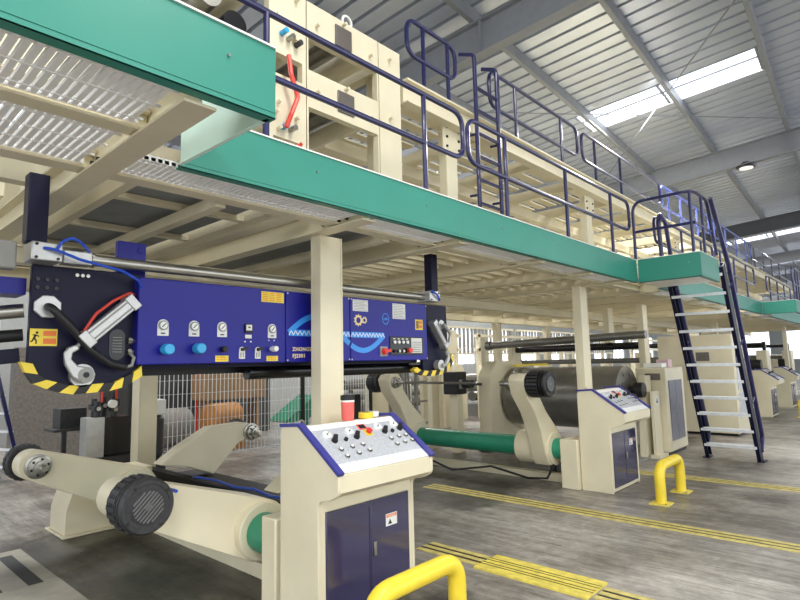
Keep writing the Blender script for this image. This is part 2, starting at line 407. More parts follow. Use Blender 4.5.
grating(5.16, 6.17, 2.655, 2.92, 'narrow grating behind the green fascia left of the second column', pitch=.026, sl=.017)
grating(6.33, 7.22, 2.655, 2.92, 'narrow grating behind the green fascia at the second column', pitch=.026, sl=.017)
grating(7.63, 8.46, 1.85, 2.58, 'grating floor of the ladder landing', pitch=.035, sl=.022)
for p, q in zip(fx_[:-1], fx_[1:]): grating(p+.08, q-.08, 2.66, 2.91, 'galvanised walkway grating in the row behind the far green fascia', 'far walkway gratings', pitch=.06, sl=.04)

# green fascia channels (thin folded steel with a lip)
def fascia(p, q, z0, z1, label, lip=.05, name='fascia_panel', m=GREEN, out=None):
    p, q = Vector((p[0], p[1], 0)), Vector((q[0], q[1], 0)); d = (q-p).normalized(); n = Vector((d.y, -d.x, 0)) if out is None else Vector(out)
    b = MB(); L = (q-p).length; mid = (p+q)/2; Z = Vector((0, 0, 1))
    b.obox(mid+Z*((z0+z1)/2)-n*.003, d, n, Z, L/2, .003, (z1-z0)/2, 0)
    b.obox(mid+Z*(z0+.003)-n*(lip/2), d, n, Z, L/2, lip/2, .003, 0)
    b.obox(mid+Z*(z1+.003)-n*(lip/2-.004), d, n, Z, L/2, lip/2+.004, .004, 1)
    b.obox(mid+Z*(z0+.028)-n*0.0-n*(-.001), d, n, Z, L/2, .0015, .002, 0)
    o = tag(b.build(name, [m, WHITE], smooth=False), label, 'fascia')
    k = max(1, int(L/1.0))
    for i in range(k):
        c = p+d*(L*(i+.82)/k); c.z = z0+(z1-z0)*.62; MB().cyl(c, c+n*.008, .006, 8).build('screw', STEEL, o)
    return o
fascia((-3.5, 1.82), (1.262, 1.82), ZF, 2.905, 'green fascia panel nearest the camera at the upper left')
fascia((1.25, 1.835), (1.236, 2.58), ZF, 2.905, 'short green corner plate, coloured pale for strong skylight, turning in from the upper left green panel', out=(1, 0, 0), lip=.02, m=GREENLIT)
fascia((1.242, 2.6), (7.598, 2.6), ZF, 2.905, 'long green fascia running from the corner to the ladder landing')
fascia((7.604, 2.59), (7.604, 1.825), ZF, 2.91, 'green end face of the ladder landing', out=(-1, 0, 0))
fascia((7.61, 1.82), (8.5, 1.82), ZF, 2.91, 'green aisle side face of the ladder landing')
fascia((8.52, 2.6), (16.19, 2.6), ZF, 2.905, 'green fascia continuing past the ladder')
fascia((16.205, 2.59), (16.205, 1.905), ZF, 2.905, 'dark looking green end face of the farther landing', out=(-1, 0, 0))
fascia((16.215, 1.9), (17.4, 1.9), ZF, 2.905, 'green aisle face of the farther landing by the frame edge')
fascia((17.4, 2.6), (30, 2.6), ZF, 2.905, 'green fascia beyond the farther landing')
tag(MB().box(7.61, 8.49, 1.83, 2.59, 2.612, 2.7).build('landing_tray', WHITE), 'pale underside tray of the ladder landing', 'tray')

def column(x, y, z1, label, w=.2, d=.11, z0=0, group=None, m=CREAM):
    o = tag(MB().box(x-w/2, x+w/2, y, y+d, z0, z1).box(x-w/2-.0, x-w/2+.016, y-.006, y, z0, z1).box(x+w/2-.016, x+w/2, y-.006, y, z0, z1).build('platform_column', m, bevel=.004), label, 'column', group)
    if z0 == 0: MB().box(x-w/2-.06, x+w/2+.06, y-.06, y+d+.06, 0, .015).build('base_plate', m, o)
    return o
column(2.73, 3.2, 2.578, 'cream steel column nearest the camera, behind the near console', w=.22)
column(7.2, 3.2, 2.578, 'cream steel column standing behind the second console', w=.22)
column(10.62, 3.56, 2.578, 'cream column left of the ladder, by the cabinet with a grey window', w=.24)
column(16.3, 3.2, 2.578, 'cream column just past the ladder', w=.22)
column(18.3, 4.1, 2.578, 'cream column beside the third console', w=.22)
column(24.0, 3.2, 2.578, 'cream column beyond the third console', w=.22)
column(10.75, 4.25, 2.578, 'short cream post hanging over the dark rollers', w=.26, z0=1.9)
column(8.6, 6.97, 2.47, 'cream column behind the raised roll arms', w=.22)
column(11.0, 6.97, 2.47, 'cream column behind the large dark cylinder', w=.22)
column(13.4, 6.97, 2.47, 'cream column far behind the short hanging post', w=.22)
column(2.92, 6.82, 2.47, 'cream column standing beside the black hydraulic unit', w=.22, d=.2)

# guard rails
def rail_loop(x0, x1, y, zt, zm, posts, zb, label, m=RAIL, r=.021, r0=True, r1=True, group=None):
    t = thing('guard_rail', ((x0+x1)/2, y, zb), label, 'guard rail', group)
    pts = []
    if r0 and r1: pts = fillet([((x0+x1)/2, y, zt), (x0, y, zt), (x0, y, zm), (x1, y, zm), (x1, y, zt), ((x0+x1)/2+.001, y, zt)], .14)
    elif r1: pts = fillet([(x0, y, zt), (x1, y, zt), (x1, y, zm), (x0, y, zm)], .14)
    else: pts = fillet([(x1, y, zt), (x0, y, zt), (x0, y, zm), (x1, y, zm)], .14)
    MB().tube(pts, r, 10).build('rail', m, t)
    for p in posts: MB().cyl((p, y, zb), (p, y, zt), r*.95, 10).box(p-.04, p+.04, y-.03, y+.03, zb, zb+.012).build('post', m, t)
    return t
ZR, ZM, ZD = 3.72, 3.32, 2.915
rail_loop(-1.2, 3.76, 2.66, ZR, ZM, (1.78, 3.24), ZD, 'navy tube guard rail in front of the cream machine frame', r0=False)
rail_loop(3.83, 7.6, 2.66, ZR, ZM, (4.44, 5.7, 6.97), ZD, 'navy tube guard rail along the green fascia up to the landing')
ll = thing('guard_rail', (8, 1.86, ZD), 'navy guard rail wrapped around the ladder landing', 'guard rail')
MB().tube(fillet([(7.64, 2.62, ZD), (7.64, 2.62, 3.72), (7.64, 1.86, 3.72), (8.3, 1.86, 3.72), (8.62, 1.86, 3.0)], .16), .021, 10).build('rail', RAIL, ll)
MB().tube([(7.64, 2.62, 3.3), (7.64, 1.86, 3.3), (8.4, 1.86, 3.3)], .019, 10).build('rail', RAIL, ll)
for x_, y_ in ((7.64, 1.9), (8.02, 1.86)): MB().cyl((x_, y_, ZD), (x_, y_, 3.72), .02, 10).build('post', RAIL, ll)
rail_loop(8.62, 12.0, 2.66, ZR, ZM, (8.9, 10, 11.2), ZD, 'navy guard rail on the walkway just past the landing')
rail_loop(12.1, 15.9, 2.66, ZR, ZM, (12.6, 13.8, 15), ZD, 'second navy guard rail past the landing')
rail_loop(16.3, 17.4, 1.94, ZR, ZM, (16.4, 16.9, 17.3), ZD, 'navy guard rail of the farther landing')
rail_loop(17.5, 23, 2.66, ZR, ZM, (18, 19.2, 20.4, 21.6, 22.8), ZD, 'navy guard rail beyond the farther landing')
rail_loop(23.1, 29.5, 2.66, ZR, ZM, (24, 26, 28), ZD, 'most distant navy guard rail on the walkway')
# upper walkway rails
UY = 3.22
rail_loop(3.7, 4.46, UY, 4.86, 4.5, (3.94, 4.33), 4.215, 'small navy loop rail on the upper bridge, left of the cage ladder')
rail_loop(5.1, 7.35, UY, 4.88, 4.46, (5.28, 5.66, 6.85), 4.215, 'navy upper guard rail right of the cage ladder')
rail_loop(7.5, 10.9, UY, 4.88, 4.46, (7.95, 8.95), 4.215, 'navy upper guard rail above the landing')
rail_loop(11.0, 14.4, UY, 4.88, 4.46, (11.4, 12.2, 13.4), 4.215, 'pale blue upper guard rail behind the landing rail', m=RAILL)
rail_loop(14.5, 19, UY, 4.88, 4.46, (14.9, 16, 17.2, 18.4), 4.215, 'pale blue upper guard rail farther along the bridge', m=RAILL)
rail_loop(19.1, 27, UY, 4.88, 4.46, (19.6, 21, 22.5, 24, 25.5), 4.215, 'navy upper guard rail at the far end of the bridge')

# vertical rung ladder to the upper bridge
t = thing('rung_ladder', (5.0, 3.02, 2.9), 'navy vertical rung ladder with hooked tops up to the upper bridge', 'ladder')
for x_ in (4.64, 5.06):
    MB().tube(fillet([(x_, 3.1, 2.755), (x_, 3.1, 4.82), (x_-.06, 3.25, 4.86)], .06), .022, 10).build('stringer', RAIL, t)
    for z_ in (3.3, 3.95): MB().cyl((x_, 3.1, z_), (x_-.02, 3.2, z_), .014, 8).build('bracket', RAIL, t)
for i in range(7): MB().box(4.64, 5.06, 3.085, 3.115, 2.95+.25*i, 2.975+.25*i).build('rung', RAIL, t)

# ------------------------------------------------------------------ upper bridge (second level)
tag(MB().box(3.62, 27, 3.21, 3.26, 3.985, 4.18).box(3.62, 27, 3.15, 3.26, 4.18, 4.2).box(3.62, 27, 3.15, 3.26, 3.97, 3.985).build('bridge_beam', CREAM, smooth=False), 'long cream channel beam along the front of the upper bridge', 'beam')
tag(MB().box(3.62, 27, 5.6, 5.68, 3.95, 4.2).build('bridge_beam', CREAM, smooth=False), 'long cream beam along the rear of the upper bridge', 'beam')
tag(MB().box(3.6, 27, 4.3, 4.4, 3.86, 3.998).build('bridge_beam', CREAM, smooth=False), 'cream beam along the middle underside of the upper bridge', 'beam')
for i in range(19):
    X = 3.72+1.2*i
    tag(MB().box(X, X+.09, 3.27, 5.59, 4.0, 4.14).build('bridge_joist', CREAM, smooth=False), 'cream joist in the row under the upper bridge', 'joist', 'joists under the upper bridge')
dp = MB(); X = 3.7
while X < 26.5:
    yy = 3.3
    while yy < 5.5:
        dp.box(X+.1, X+1.1, yy, yy+.13, 4.145, 4.165); yy += .2
    X += 1.2
tag(dp.build('bridge_deck', CREAM, smooth=False), 'slatted cream deck of the upper bridge', 'deck')
for i, (X, lb) in enumerate(((4.43, 'left of the cage ladder'), (7.75, 'above the long fascia near the landing'), (11.9, 'behind the landing'), (15.97, 'in the distance behind the far guard rails'))):
    o = tag(MB().box(X-.09, X+.09, 3.28, 3.38, 2.755 if X < 15 else 2.9, 3.965).build('bridge_post', CREAM, bevel=.004), 'cream post under the upper bridge, '+lb, 'post')
    b = MB().box(X-.16, X+.16, 3.262, 3.278, 3.72, 4.1)
    for a in (-.1, .1):
        for c in (3.78, 3.88, 3.98): b.cyl((X+a, 3.25, c), (X+a, 3.263, c), .014, 8, m=1)
    b.build('bolt_plate', [CREAM, BLACK], o, smooth=False)
# deck panels under the platform, ribbed
def ribdeck(x0, x1, y0, y1, z, label, group=None, pitch=.21):
    m = MB(); y = y0+.02
    while y < y1-.1:
        m.box(x0, x1, y, y+.11, z, z+.025).box(x0+.02, x1-.02, y+.02, y+.05, z-.05, z); y += pitch
    for q in (.12, .88): m.box(x0+(x1-x0)*q-.02, x0+(x1-x0)*q+.02, y0, y1, z+.025, z+.05)
    return tag(m.build('deck_panel', CREAM, smooth=False), label, 'deck panel', group)
for x0, x1, lb in ((3.8, 5.0, 'above the splicer right end'), (5.16, 6.17, 'left of the second column'), (6.33, 7.22, 'over the second column'), (7.38, 8.67, 'near the landing')):
    ribdeck(x0, x1, 3.05, 6.85, 2.725, 'ribbed cream deck panel under the platform, '+lb)
for p, q in zip(fx_[:6], fx_[1:6]): ribdeck(p+.08, q-.08, 3.05, 6.85, 2.725, 'ribbed cream deck panel under the platform past the landing', 'far ribbed deck panels')
ribdeck(14.8, 28, 3.05, 6.85, 2.82, 'long ribbed cream deck in the far distance')
# belts and inner beams over the splicer
tag(MB().box(1.3, 2.1, 3.06, 6.8, 2.7, 2.72).build('belt', BELT), 'dark grey belt panel under the platform left of the near column', 'belt')
tag(MB().box(2.8, 3.6, 3.06, 6.8, 2.71, 2.73).build('belt', BELT), 'dark grey belt panel under the platform right of the near column', 'belt')
tag(MB().beam((2.2, 3.05, 2.68), (2.2, 6.85, 2.68), .06, .12).beam((2.24, 3.05, 2.612), (2.24, 6.85, 2.612), .12, .015).build('belt_rail', CREAM), 'cream guide rail beside the dark belt panel', 'rail')
tag(MB().beam((1.2, 3.05, 2.68), (1.2, 6.85, 2.68), .06, .12).build('belt_rail', CREAM), 'cream guide rail on the left of the dark belt panel', 'rail')
for i, Y in enumerate((3.7, 4.4, 5.6)):
    tag(MB().box(-.6, .88, Y, Y+.1, 2.7+.08*i, 2.82+.08*i).build('inner_bar', CREAM), 'cream bar behind the left blue hanger post, '+('front', 'middle', 'rear')[i]+' of three', 'bar')
for X, z, lb in ((1.72, 2.56, 'below the left dark belt'), (3.2, 2.56, 'below the right dark belt')):
    tag(MB().beam((X, 3.06, z+.06), (X, 6.85, z+.06), .07, .07).build('belt_bar', CREAM), 'cream bar running lengthwise '+lb, 'bar')
for i in range(4):
    tag(MB().box(1.24, 2.16, 3.5+.85*i, 3.56+.85*i, 2.658, 2.695).build('belt_tie', CREAM), 'short cream tie in the row under the left dark belt', 'tie', 'ties under the left dark belt')
tag(MB().box(-3, 3.6, 6.9, 6.95, 2.72, 3.9).build('back_machine', CREAM), 'cream machine panel across the back above the splicer', 'panel')
tag(MB().box(-3, 1.1, 3.1, 3.15, 3.0, 3.4).build('back_machine', CREAM), 'cream panel behind the wide grating at the upper left', 'panel')

# cream machine frame above the fascia
t = thing('coating_machine', (2.7, 3.2, 2.755), 'tall cream machine frame with two windows standing on the platform', 'machine')
def plate(x0, x1, z0, z1, holes, name, y0=3.2, y1=3.26):
    # flat plate with rectangular openings (built as strips)
    xs = sorted({x0, x1, *[h[0] for h in holes], *[h[1] for h in holes]}); zs = sorted({z0, z1, *[h[2] for h in holes], *[h[3] for h in holes]})
    m = MB()
    for i in range(len(xs)-1):
        for j in range(len(zs)-1):
            cx, cz = (xs[i]+xs[i+1])/2, (zs[j]+zs[j+1])/2
            if not any(h[0] < cx < h[1] and h[2] < cz < h[3] for h in holes): m.box(xs[i], xs[i+1], y0, y1, zs[j], zs[j+1])
    return m.build(name, CREAM, t, smooth=False)
pl = plate(2.16, 2.495, 2.755, 4.55, [(2.2, 2.46, 3.72, 3.88), (2.2, 2.46, 3.1, 3.24)], 'side_plate')
pm = plate(2.505, 3.285, 2.755, 4.42, [(2.52, 3.27, 3.86, 4.13), (2.52, 3.27, 3.2, 3.56)], 'window_plate')
pr = plate(3.295, 3.57, 2.755, 4.42, [], 'end_plate')
MB().box(2.16, 2.4, 5.4, 5.46, 2.755, 4.55).box(3.35, 3.57, 5.4, 5.46, 2.755, 4.42).box(2.4, 3.35, 5.4, 5.46, 4.2, 4.42).box(2.4, 3.35, 5.4, 5.46, 3.6, 3.85).build('rear_plate', CREAM, t)
MB().box(3.47, 3.57, 3.26, 5.4, 4.3, 4.42).box(3.47, 3.57, 3.26, 5.4, 2.755, 2.85).box(3.53, 3.57, 3.262, 3.6, 2.85, 4.3).build('end_frame', CREAM, t)
for x_, z_ in ((2.88, 4.27), (2.9, 3.71)):
    MB().box(x_-.09, x_+.09, 3.188, 3.2, z_-.09, z_+.09).build('inspection_window', WINDOWG, pm, bevel=.01)
for pr_, bolts in ((pm, [(2.6, 4.25), (3.18, 4.24), (2.6, 3.7), (3.18, 3.68), (2.88, 4.385), (2.9, 3.83), (2.6, 3.1), (3.18, 3.1)]), (pr, [(3.42, 4.3), (3.42, 3.75), (3.42, 3.2)]),
                   (pl, [(2.4, 4.36), (2.38, 4.03), (2.22, 4.16), (2.4, 3.6), (2.2, 3.62), (2.24, 3.5), (2.22, 3.42), (2.3, 3.36), (2.4, 3.42), (2.24, 3.3), (2.3, 3.02), (2.24, 4.36)])):
    for x_, z_ in bolts: MB().cyl((x_, 3.155, z_), (x_, 3.2, z_), .014, 10).build('stud', CREAM, pr_)
for x_, z_, cm in ((2.27, 4.04, LBLUE), (2.33, 4.02, STEEL), (2.4, 4.0, IRON), (2.28, 3.32, LBLUE), (2.35, 3.32, STEEL)):
    MB().cyl((x_, 3.13, z_), (x_, 3.2, z_), .02, 14).build('valve_knob', cm, pl)
MB().tube(fillet([(2.3, 3.15, 3.86), (2.3, 3.12, 3.7), (2.36, 3.12, 3.55), (2.3, 3.12, 3.4), (2.27, 3.14, 3.3)], .05), .018, 8).build('hose', REDH, pl)
MB().tube([(2.33+.05*math.cos(a*.5), 3.1+.03*math.sin(a*.5), 3.2-.012*a) for a in range(28)], .012, 6).build('coiled_hose', REDH, pl)
MB().tube([(2.95+.05*math.cos(2*PI*i/16), 3.23, 4.46+.05*math.sin(2*PI*i/16)) for i in range(17)], .012, 8).build('lifting_eye', PAPER, t)
for i, (x_, z_, r_) in enumerate(((2.64, 4.27, .1), (2.9, 4.29, .09), (3.17, 4.27, .1), (2.64, 3.72, .1), (2.9, 3.71, .09), (3.17, 3.73, .1), (2.7, 3.06, .1), (3.1, 3.06, .1))):
    MB().cyl((x_, 3.265, z_), (x_, 5.39, z_), r_, 18).build('roller', CREAM if i % 3 != 1 else DARKROLL, t)
# rollers of the machine left of the frame
for i, (x_, z_, mm) in enumerate(((1.98, 4.3, CREAM), (1.75, 4.15, STEEL), (1.95, 4.02, BLACKG), (1.6, 4.35, CREAM), (1.7, 3.85, CREAM))):
    MB().cyl((x_, 3.3, z_), (x_, 5.4, z_), .09, 18).build('roller', mm, t)
MB().box(1.2, 2.16, 5.4, 5.46, 2.755, 4.55).build('rear_plate', CREAM, t)

# ------------------------------------------------------------------ operator consoles
def make_console(x0):
    t = thing('operator_console', (x0, 2.735, 0), '-', 'console', 'operator consoles')
    prof = fillet([(3.12, .0, 0), (3.12, 1.2, 0), (2.92, 1.213, 0), (2.545, .95, 0), (2.545, .83, 0), (2.63, .79, 0), (2.735, .77, 0), (2.735, .0, 0)], .05)
    prof = [(p[0], p[1]) for p in prof]
    for xa in (x0, x0+.85): MB().prism(prof, 'yz', xa, xa+.03).build('side_panel', CREAM, t, bevel=.004)
    inner = [(3.1, .05), (3.1, 1.19), (2.92, 1.203), (2.552, .942), (2.555, .84), (2.63, .80), (2.75, .78), (2.75, .05)]
    MB().prism(inner, 'yz', x0+.03, x0+.85).box(x0+.03, x0+.85, 2.737, 2.75, .7, .785).box(x0+.03, x0+.06, 2.737, 2.75, .02, .7).box(x0+.82, x0+.85, 2.737, 2.75, .02, .7).box(x0+.06, x0+.82, 2.745, 3.08, .01, .05).build('body', CREAM, t, smooth=False)
    for xa in (x0-.004, x0+.846):
        m = MB()
        for p, q in (((3.12, 1.207), (2.915, 1.222)), ((2.925, 1.222), (2.535, .952))):
            m.beam((xa+.02, p[0], p[1]), (xa+.02, q[0], q[1]), .045, .022)
        m.build('edge_trim', TRIM, t)
    # slope frame
    o = Vector((x0+.44, 2.552, .945)); U = Vector((1, 0, 0)); V = Vector((0, .368, .261)).normalized(); Nn = Vector((0, -.261, .368)).normalized(); Ls = .451
    MB().obox(o+V*(Ls/2)+Nn*.003, U, V, Nn, .405, Ls/2-.005, .003).build('top_plate', WHITE, t)
    pan = MB().obox(o+V*.235+Nn*.009, U, V, Nn, .395, .155, .003).build('control_panel', PANEL, t)
    def at(cx, cy):
        dx, dy = cx+5, cy-170
        u = (dx*225-155*dy)/131225; v = (535*dy+70*dx)/131225
        return o+U*((u-.5)*.79)+V*(.39-v*.31)+Nn*.012
    def fr(c): return lambda a, b, d: tuple(c+U*a+V*b+Nn*d)
    for cx, cy in ((90, 205), (220, 185), (402, 155), (512, 138)):
        c = at(cx, cy); g = MB().cyl(c, c+Nn*.012, .032, 20).build('dial_gauge', WHITE, t)
        MB().cyl(c+Nn*.012, c+Nn*.014, .006, 8).obox(c+U*.008+V*.006+Nn*.0135, (U+V).normalized(), (V-U).normalized(), Nn, .014, .002, .001).build('pointer', BLACK, g)
    for cx, cy in ((135, 245), (265, 225), (447, 192), (553, 172)):
        c = at(cx, cy); MB().cyl(c, c+Nn*.014, .021, 14).cyl(c+Nn*.014, c+Nn*.045+V*.012, .018, 14, r2=.015).build('selector_knob', BLACK, t)
    for cx, cy in ((200, 240), (500, 190)):
        c = at(cx, cy); MB().cyl(c, c+Nn*.016, .014, 12).build('black_button', BLACK, t)
    for cx, cy in ((172, 305), (237, 290), (300, 278), (208, 350), (275, 335), (340, 320), (485, 245), (540, 232), (588, 225), (520, 287), (575, 275), (628, 265)):
        c = at(cx, cy); b = MB().cyl(c, c+Nn*.009, .016, 14, m=0).cyl(c+Nn*.009, c+Nn*.013, .011, 12, m=1).build('push_button', [STEEL, WHITE], t)
        b2 = MB().cyl(c-V*.006+Nn*.0095, c-V*.006+Nn*.012, .0145, 12).build('button_ring', BLACK, b)
    c = at(340, 195); e = MB().obox(c+Nn*.004, U, V, Nn, .026, .026, .004).build('stop_plate', YEL, t); MB().cyl(c+Nn*.008, c+Nn*.03, .018, 16, r2=.022).build('emergency_stop', RED, e)
    c = at(300, 150); e = MB().obox(c+Nn*.002, U, V, Nn, .036, .026, .003, 0).obox(c+Nn*.0055, U, V, Nn, .028, .018, .001, 1).build('display', [PINK, BLACK], t)
    # doors
    for a, b in ((.063, .438), (.442, .817)):
        d = MB().box(x0+a, x0+b, 2.728, 2.745, .055, .695).build('door', DOOR, t, bevel=.003)
        if a > .3:
            MB().box(x0+a+.02, x0+a+.045, 2.718, 2.728, .34, .43).build('handle', STEEL, d, bevel=.004)
            MB().box(x0+a+.14, x0+a+.25, 2.7265, 2.728, .5, .58, 0).box(x0+a+.145, x0+a+.245, 2.7262, 2.727, .555, .575, 1).prism([(x0+a+.16, .51), (x0+a+.2, .51), (x0+a+.18, .545)], 'xz', 2.7262, 2.727, 2).build('warning_sticker', [PAPER, ORANGE, BLACK], d, smooth=False)
            text('WARNING', .016, x0+a+.155, 2.7258, .559, PAPER, 'sticker_heading', d)
        else:
            MB().box(x0+b-.012, x0+b-.004, 2.724, 2.728, .1, .66).build('door_edge', DOOR, d)
    MB().tube([(x0+.1, 3.05, 1.2), (x0+.1, 3.05, 1.225), (x0+.12, 3.05, 1.235), (x0+.14, 3.05, 1.225), (x0+.14, 3.05, 1.2)], .006, 8).build('lifting_eye', STEEL, t)
    return t
c1 = make_console(2.21)
clab = {2.21: 'cream control console nearest the camera, with a red cup on its top', 6.66: 'second cream control console, in front of the big dark cylinder', 17.1: 'third cream control console, small beyond the tall cabinet', 20.4: 'fourth cream control console, farthest by the right frame edge'}
c1['label'] = clab[2.21]
for X in (6.66, 17.1, 20.4):
    c = copy_tree(c1); c.location.x = X; c['label'] = clab[X]
# things on the console
t = thing('drink_cup', (2.72, 3.02, 1.2), 'coral red tumbler with black lid standing on the near console', 'cup')
MB().lathe((2.72, 3.02, 1.201), (0, 0, 1), [(0, .042), (.015, .045), (.13, .049), (.13, .05)], 24).build('cup_body', PINK, t)
MB().cyl((2.72, 3.02, 1.331), (2.72, 3.02, 1.345), .05, 24).build('white_band', WHITE, t)
MB().lathe((2.72, 3.02, 1.345), (0, 0, 1), [(0, .052), (.03, .052), (.036, .045)], 24).build('lid', BLACK, t)
t = thing('tape_roll', (2.9, 3.02, 1.2), 'yellow tape roll lying on the near console beside the red tumbler', 'tape')
MB().lathe((2.9, 3.02, 1.2), (0, 0, 1), [(0, .05), (.004, .055), (.04, .055), (.044, .05)], 24).build('tape', YEL, t)
MB().cyl((2.9, 3.02, 1.244), (2.9, 3.02, 1.246), .035, 20).build('core', BROWN, t)
tag(MB().lathe((2.995, 3.04, 1.202), (0, 0, 1), [(0, .04), (.005, .044), (.035, .044), (.04, .04)], 24).build('tape_roll', WHITE), 'white tape roll lying on the near console right of the yellow one', 'tape')

# ------------------------------------------------------------------ yellow floor barriers
def make_barrier(x):
    t = thing('floor_barrier', (x+.36, 2.16, 0), '-', 'barrier', 'yellow floor barriers')
    MB().tube(fillet([(x, 2.16, .01), (x, 2.16, .4), (x+.72, 2.16, .4), (x+.72, 2.16, .01)], .14, 8), .056, 16).build('hoop', YEL, t)
    for a in (x, x+.72):
        f = MB().box(a-.1, a+.1, 2.06, 2.26, 0, .014).build('foot_plate', YELW, t)
        for i in (-1, 1): MB().cyl((a+.075*i, 2.16+.07*i, .014), (a+.075*i, 2.16+.07*i, .026), .012, 8).build('bolt', STEEL, f)
    return t
b1 = make_barrier(2.1); bl = {2.1: 'yellow tube hoop floor barrier at the bottom edge, before the near console', 6.54: 'yellow tube hoop floor barrier beside the second console', 17.3: 'yellow tube floor barrier at the far right, before the third console'}
b1['label'] = bl[2.1]
for X in (6.54, 17.3):
    c = copy_tree(b1); c.location.x = X+.36; c['label'] = bl[X]

# ------------------------------------------------------------------ roll stands
def brake(c, parent, r=.165, L=.22):
    # finned disc brake, face towards -Y
    x, y, z = c
    pr = [(0, .05), (0, r*.62), (.004, r*.64), (.004, r*.78), (.0, r*.8), (.0, r*.93), (.015, r)]
    k = 7
    for i in range(k):
        a = .02+(L-.02)*i/k; b = .02+(L-.02)*(i+.55)/k
        pr += [(a, r), (b, r), (b+.002, r*.86), (a+(L-.02)/k-.002, r*.86)]
    pr += [(L, r*.9)]
    o = MB().lathe((x, y, z), (0, 1, 0), pr, 36).build('brake_drum', IRON, parent)
    g = MB()
    for i in range(-4, 5):
        h = math.sqrt(max(.0001, (r*.56)**2-(i*r*.12)**2)); g.obox((x+i*r*.12*.7, y-.004, z-i*r*.12*.7), Vector((.707, 0, .707)), Vector((0, 1, 0)), Vector((-.707, 0, .707)), h, .004, r*.035)
    g.cyl((x, y-.008, z), (x, y, z), r*.14, 16)
    g.build('cooling_grille', GRILLE, o)
    for i in range(22):
        a = 2*PI*i/22; u = Vector((math.cos(a), 0, math.sin(a))); w_ = Vector((-math.sin(a), 0, math.cos(a))); c_ = Vector((x, y+L*.62, z))+u*(r*.99)
        MB().obox(c_, u, w_, Vector((0, 1, 0)), r*.05, r*.08, L*.26).build('drum_lug', IRON, o)
    for i in range(4):
        a = 2*PI*i/4+.6; MB().cyl((x+r*.86*math.cos(a), y-.004, z+r*.86*math.sin(a)), (x+r*.86*math.cos(a), y, z+r*.86*math.sin(a)), r*.06, 8).build('drum_bolt', BLACK, o)
    return o
def chuck(c, parent, sgn=-1, r=.085):
    x, y, z = c
    o = MB().lathe((x, y, z), (0, sgn, 0), [(0, r*1.25), (.015, r*1.25), (.02, r), (.07, r), (.075, r*.62), (.11, r*.62), (.112, r*.4), (.2, r*.36), (.205, r*.3)], 28).build('chuck', STEEL, parent)
    for i in range(6):
        a = 2*PI*i/6+.3; px, pz = x+r*.8*math.cos(a), z+r*.8*math.sin(a)
        MB().cyl((px, y+sgn*.068, pz), (px, y+sgn*.08, pz), .011, 8).build('chuck_bolt', BLACK, o)
    return o
def arm(outline, y0, y1, parent):
    return MB().prism(outline, 'xz', y0, y1).build('swing_arm', CREAM, parent, bevel=.012)

t = thing('roll_stand', (2.3, 5.0, 0), 'cream paper roll stand with lowered arms and a finned brake, left of the near console', 'roll stand')
MB().cyl((2.36, 3.32, .42), (2.36, 6.15, .42), .135, 28).build('pivot_tube', GREEND, t)
ax1 = (1.5, .775)
ARM_R = [(3.62, .77), (3.73, .78), (3.77, .84), (3.73, .92), (3.6, .955), (3.19, .94), (2.86, .77), (2.62, .61), (2.9, .555), (3.22, .43), (3.42, .63), (3.52, .73)]
for y0, far in ((3.74, False), (5.78, True)):
    m = MB().prism(hull2(ax1, .13, (2.38, .42), .215), 'xz', y0, y0+.2)
    if not far: m.v = [(v[0], v[1]-(.17*min(1, max(0, (v[0]-1.72)/.4)) if v[1] < y0+.1 else 0), v[2]) for v in m.v]
    o = m.build('swing_arm', CREAM, t, bevel=.01)
    MB().cyl((2.37, y0-(.05 if far else .2), .42), (2.37, y0+.28, .42), .2, 32).build('boss', CREAM, o, bevel=.008)
    if not far:
        MB().cyl((ax1[0], y0-.1, ax1[1]), (ax1[0], y0, ax1[1]), .1, 24).build('hub', CREAM, o)
        brake((ax1[0], y0-.28, ax1[1]), o)
        chuck((ax1[0], y0+.2, ax1[1]), o, 1)
        MB().cyl((1.75, y0-.12, .8), (1.75, y0, .8), .012, 8).build('lock_pin', HOSE, o)
    else:
        chuck((ax1[0]+.02, y0, ax1[1]-.01), o)
        brake((ax1[0], y0+.26, ax1[1]), o, r=.16, L=.12)
    m = MB()
    o2 = arm(ARM_R, y0, y0+.2, t)
    if far: chuck((3.68, y0, .84), o2, r=.08); brake((3.68, y0+.26, .84), o2, r=.13, L=.12)
    else: brake((3.68, y0-.22, .84), o2); chuck((3.68, y0+.2, .84), o2, 1)
ped = MB().prism([(1.87, .02), (2.7, .02), (2.7, .56), (1.97, .56), (1.87, .24)], 'xz', 6.15, 6.6).box(1.84, 2.74, 6.1, 6.66, 0, .02).build('pedestal', CREAM, t, bevel=.006)
MB().box(2.95, 3.3, 3.5, 6.3, 0, .42).build('arm_base', IRON, t, bevel=.006)
MB().box(2.2, 2.53, 3.16, 3.32, 0, .6).build('bearing_block', CREAM, t, bevel=.01)
MB().box(2.5, 2.6, 3.5, 6.05, 0, .11).build('base_channel', CREAM, t)
MB().box(2.84, 2.94, 3.5, 6.7, .34, .46).box(2.86, 2.92, 3.6, 3.7, 0, .34).box(2.86, 2.92, 6.4, 6.5, 0, .34).build('cable_tray', [BLACK], t)
m = MB().tube([(2.89, 3.7, .47), (2.9, 3.95, .49), (2.88, 4.2, .475), (2.9, 4.5, .495), (2.89, 4.8, .475), (2.9, 5.2, .49), (2.89, 5.6, .475)], .012, 6).build('tray_cable', HOSE, t)

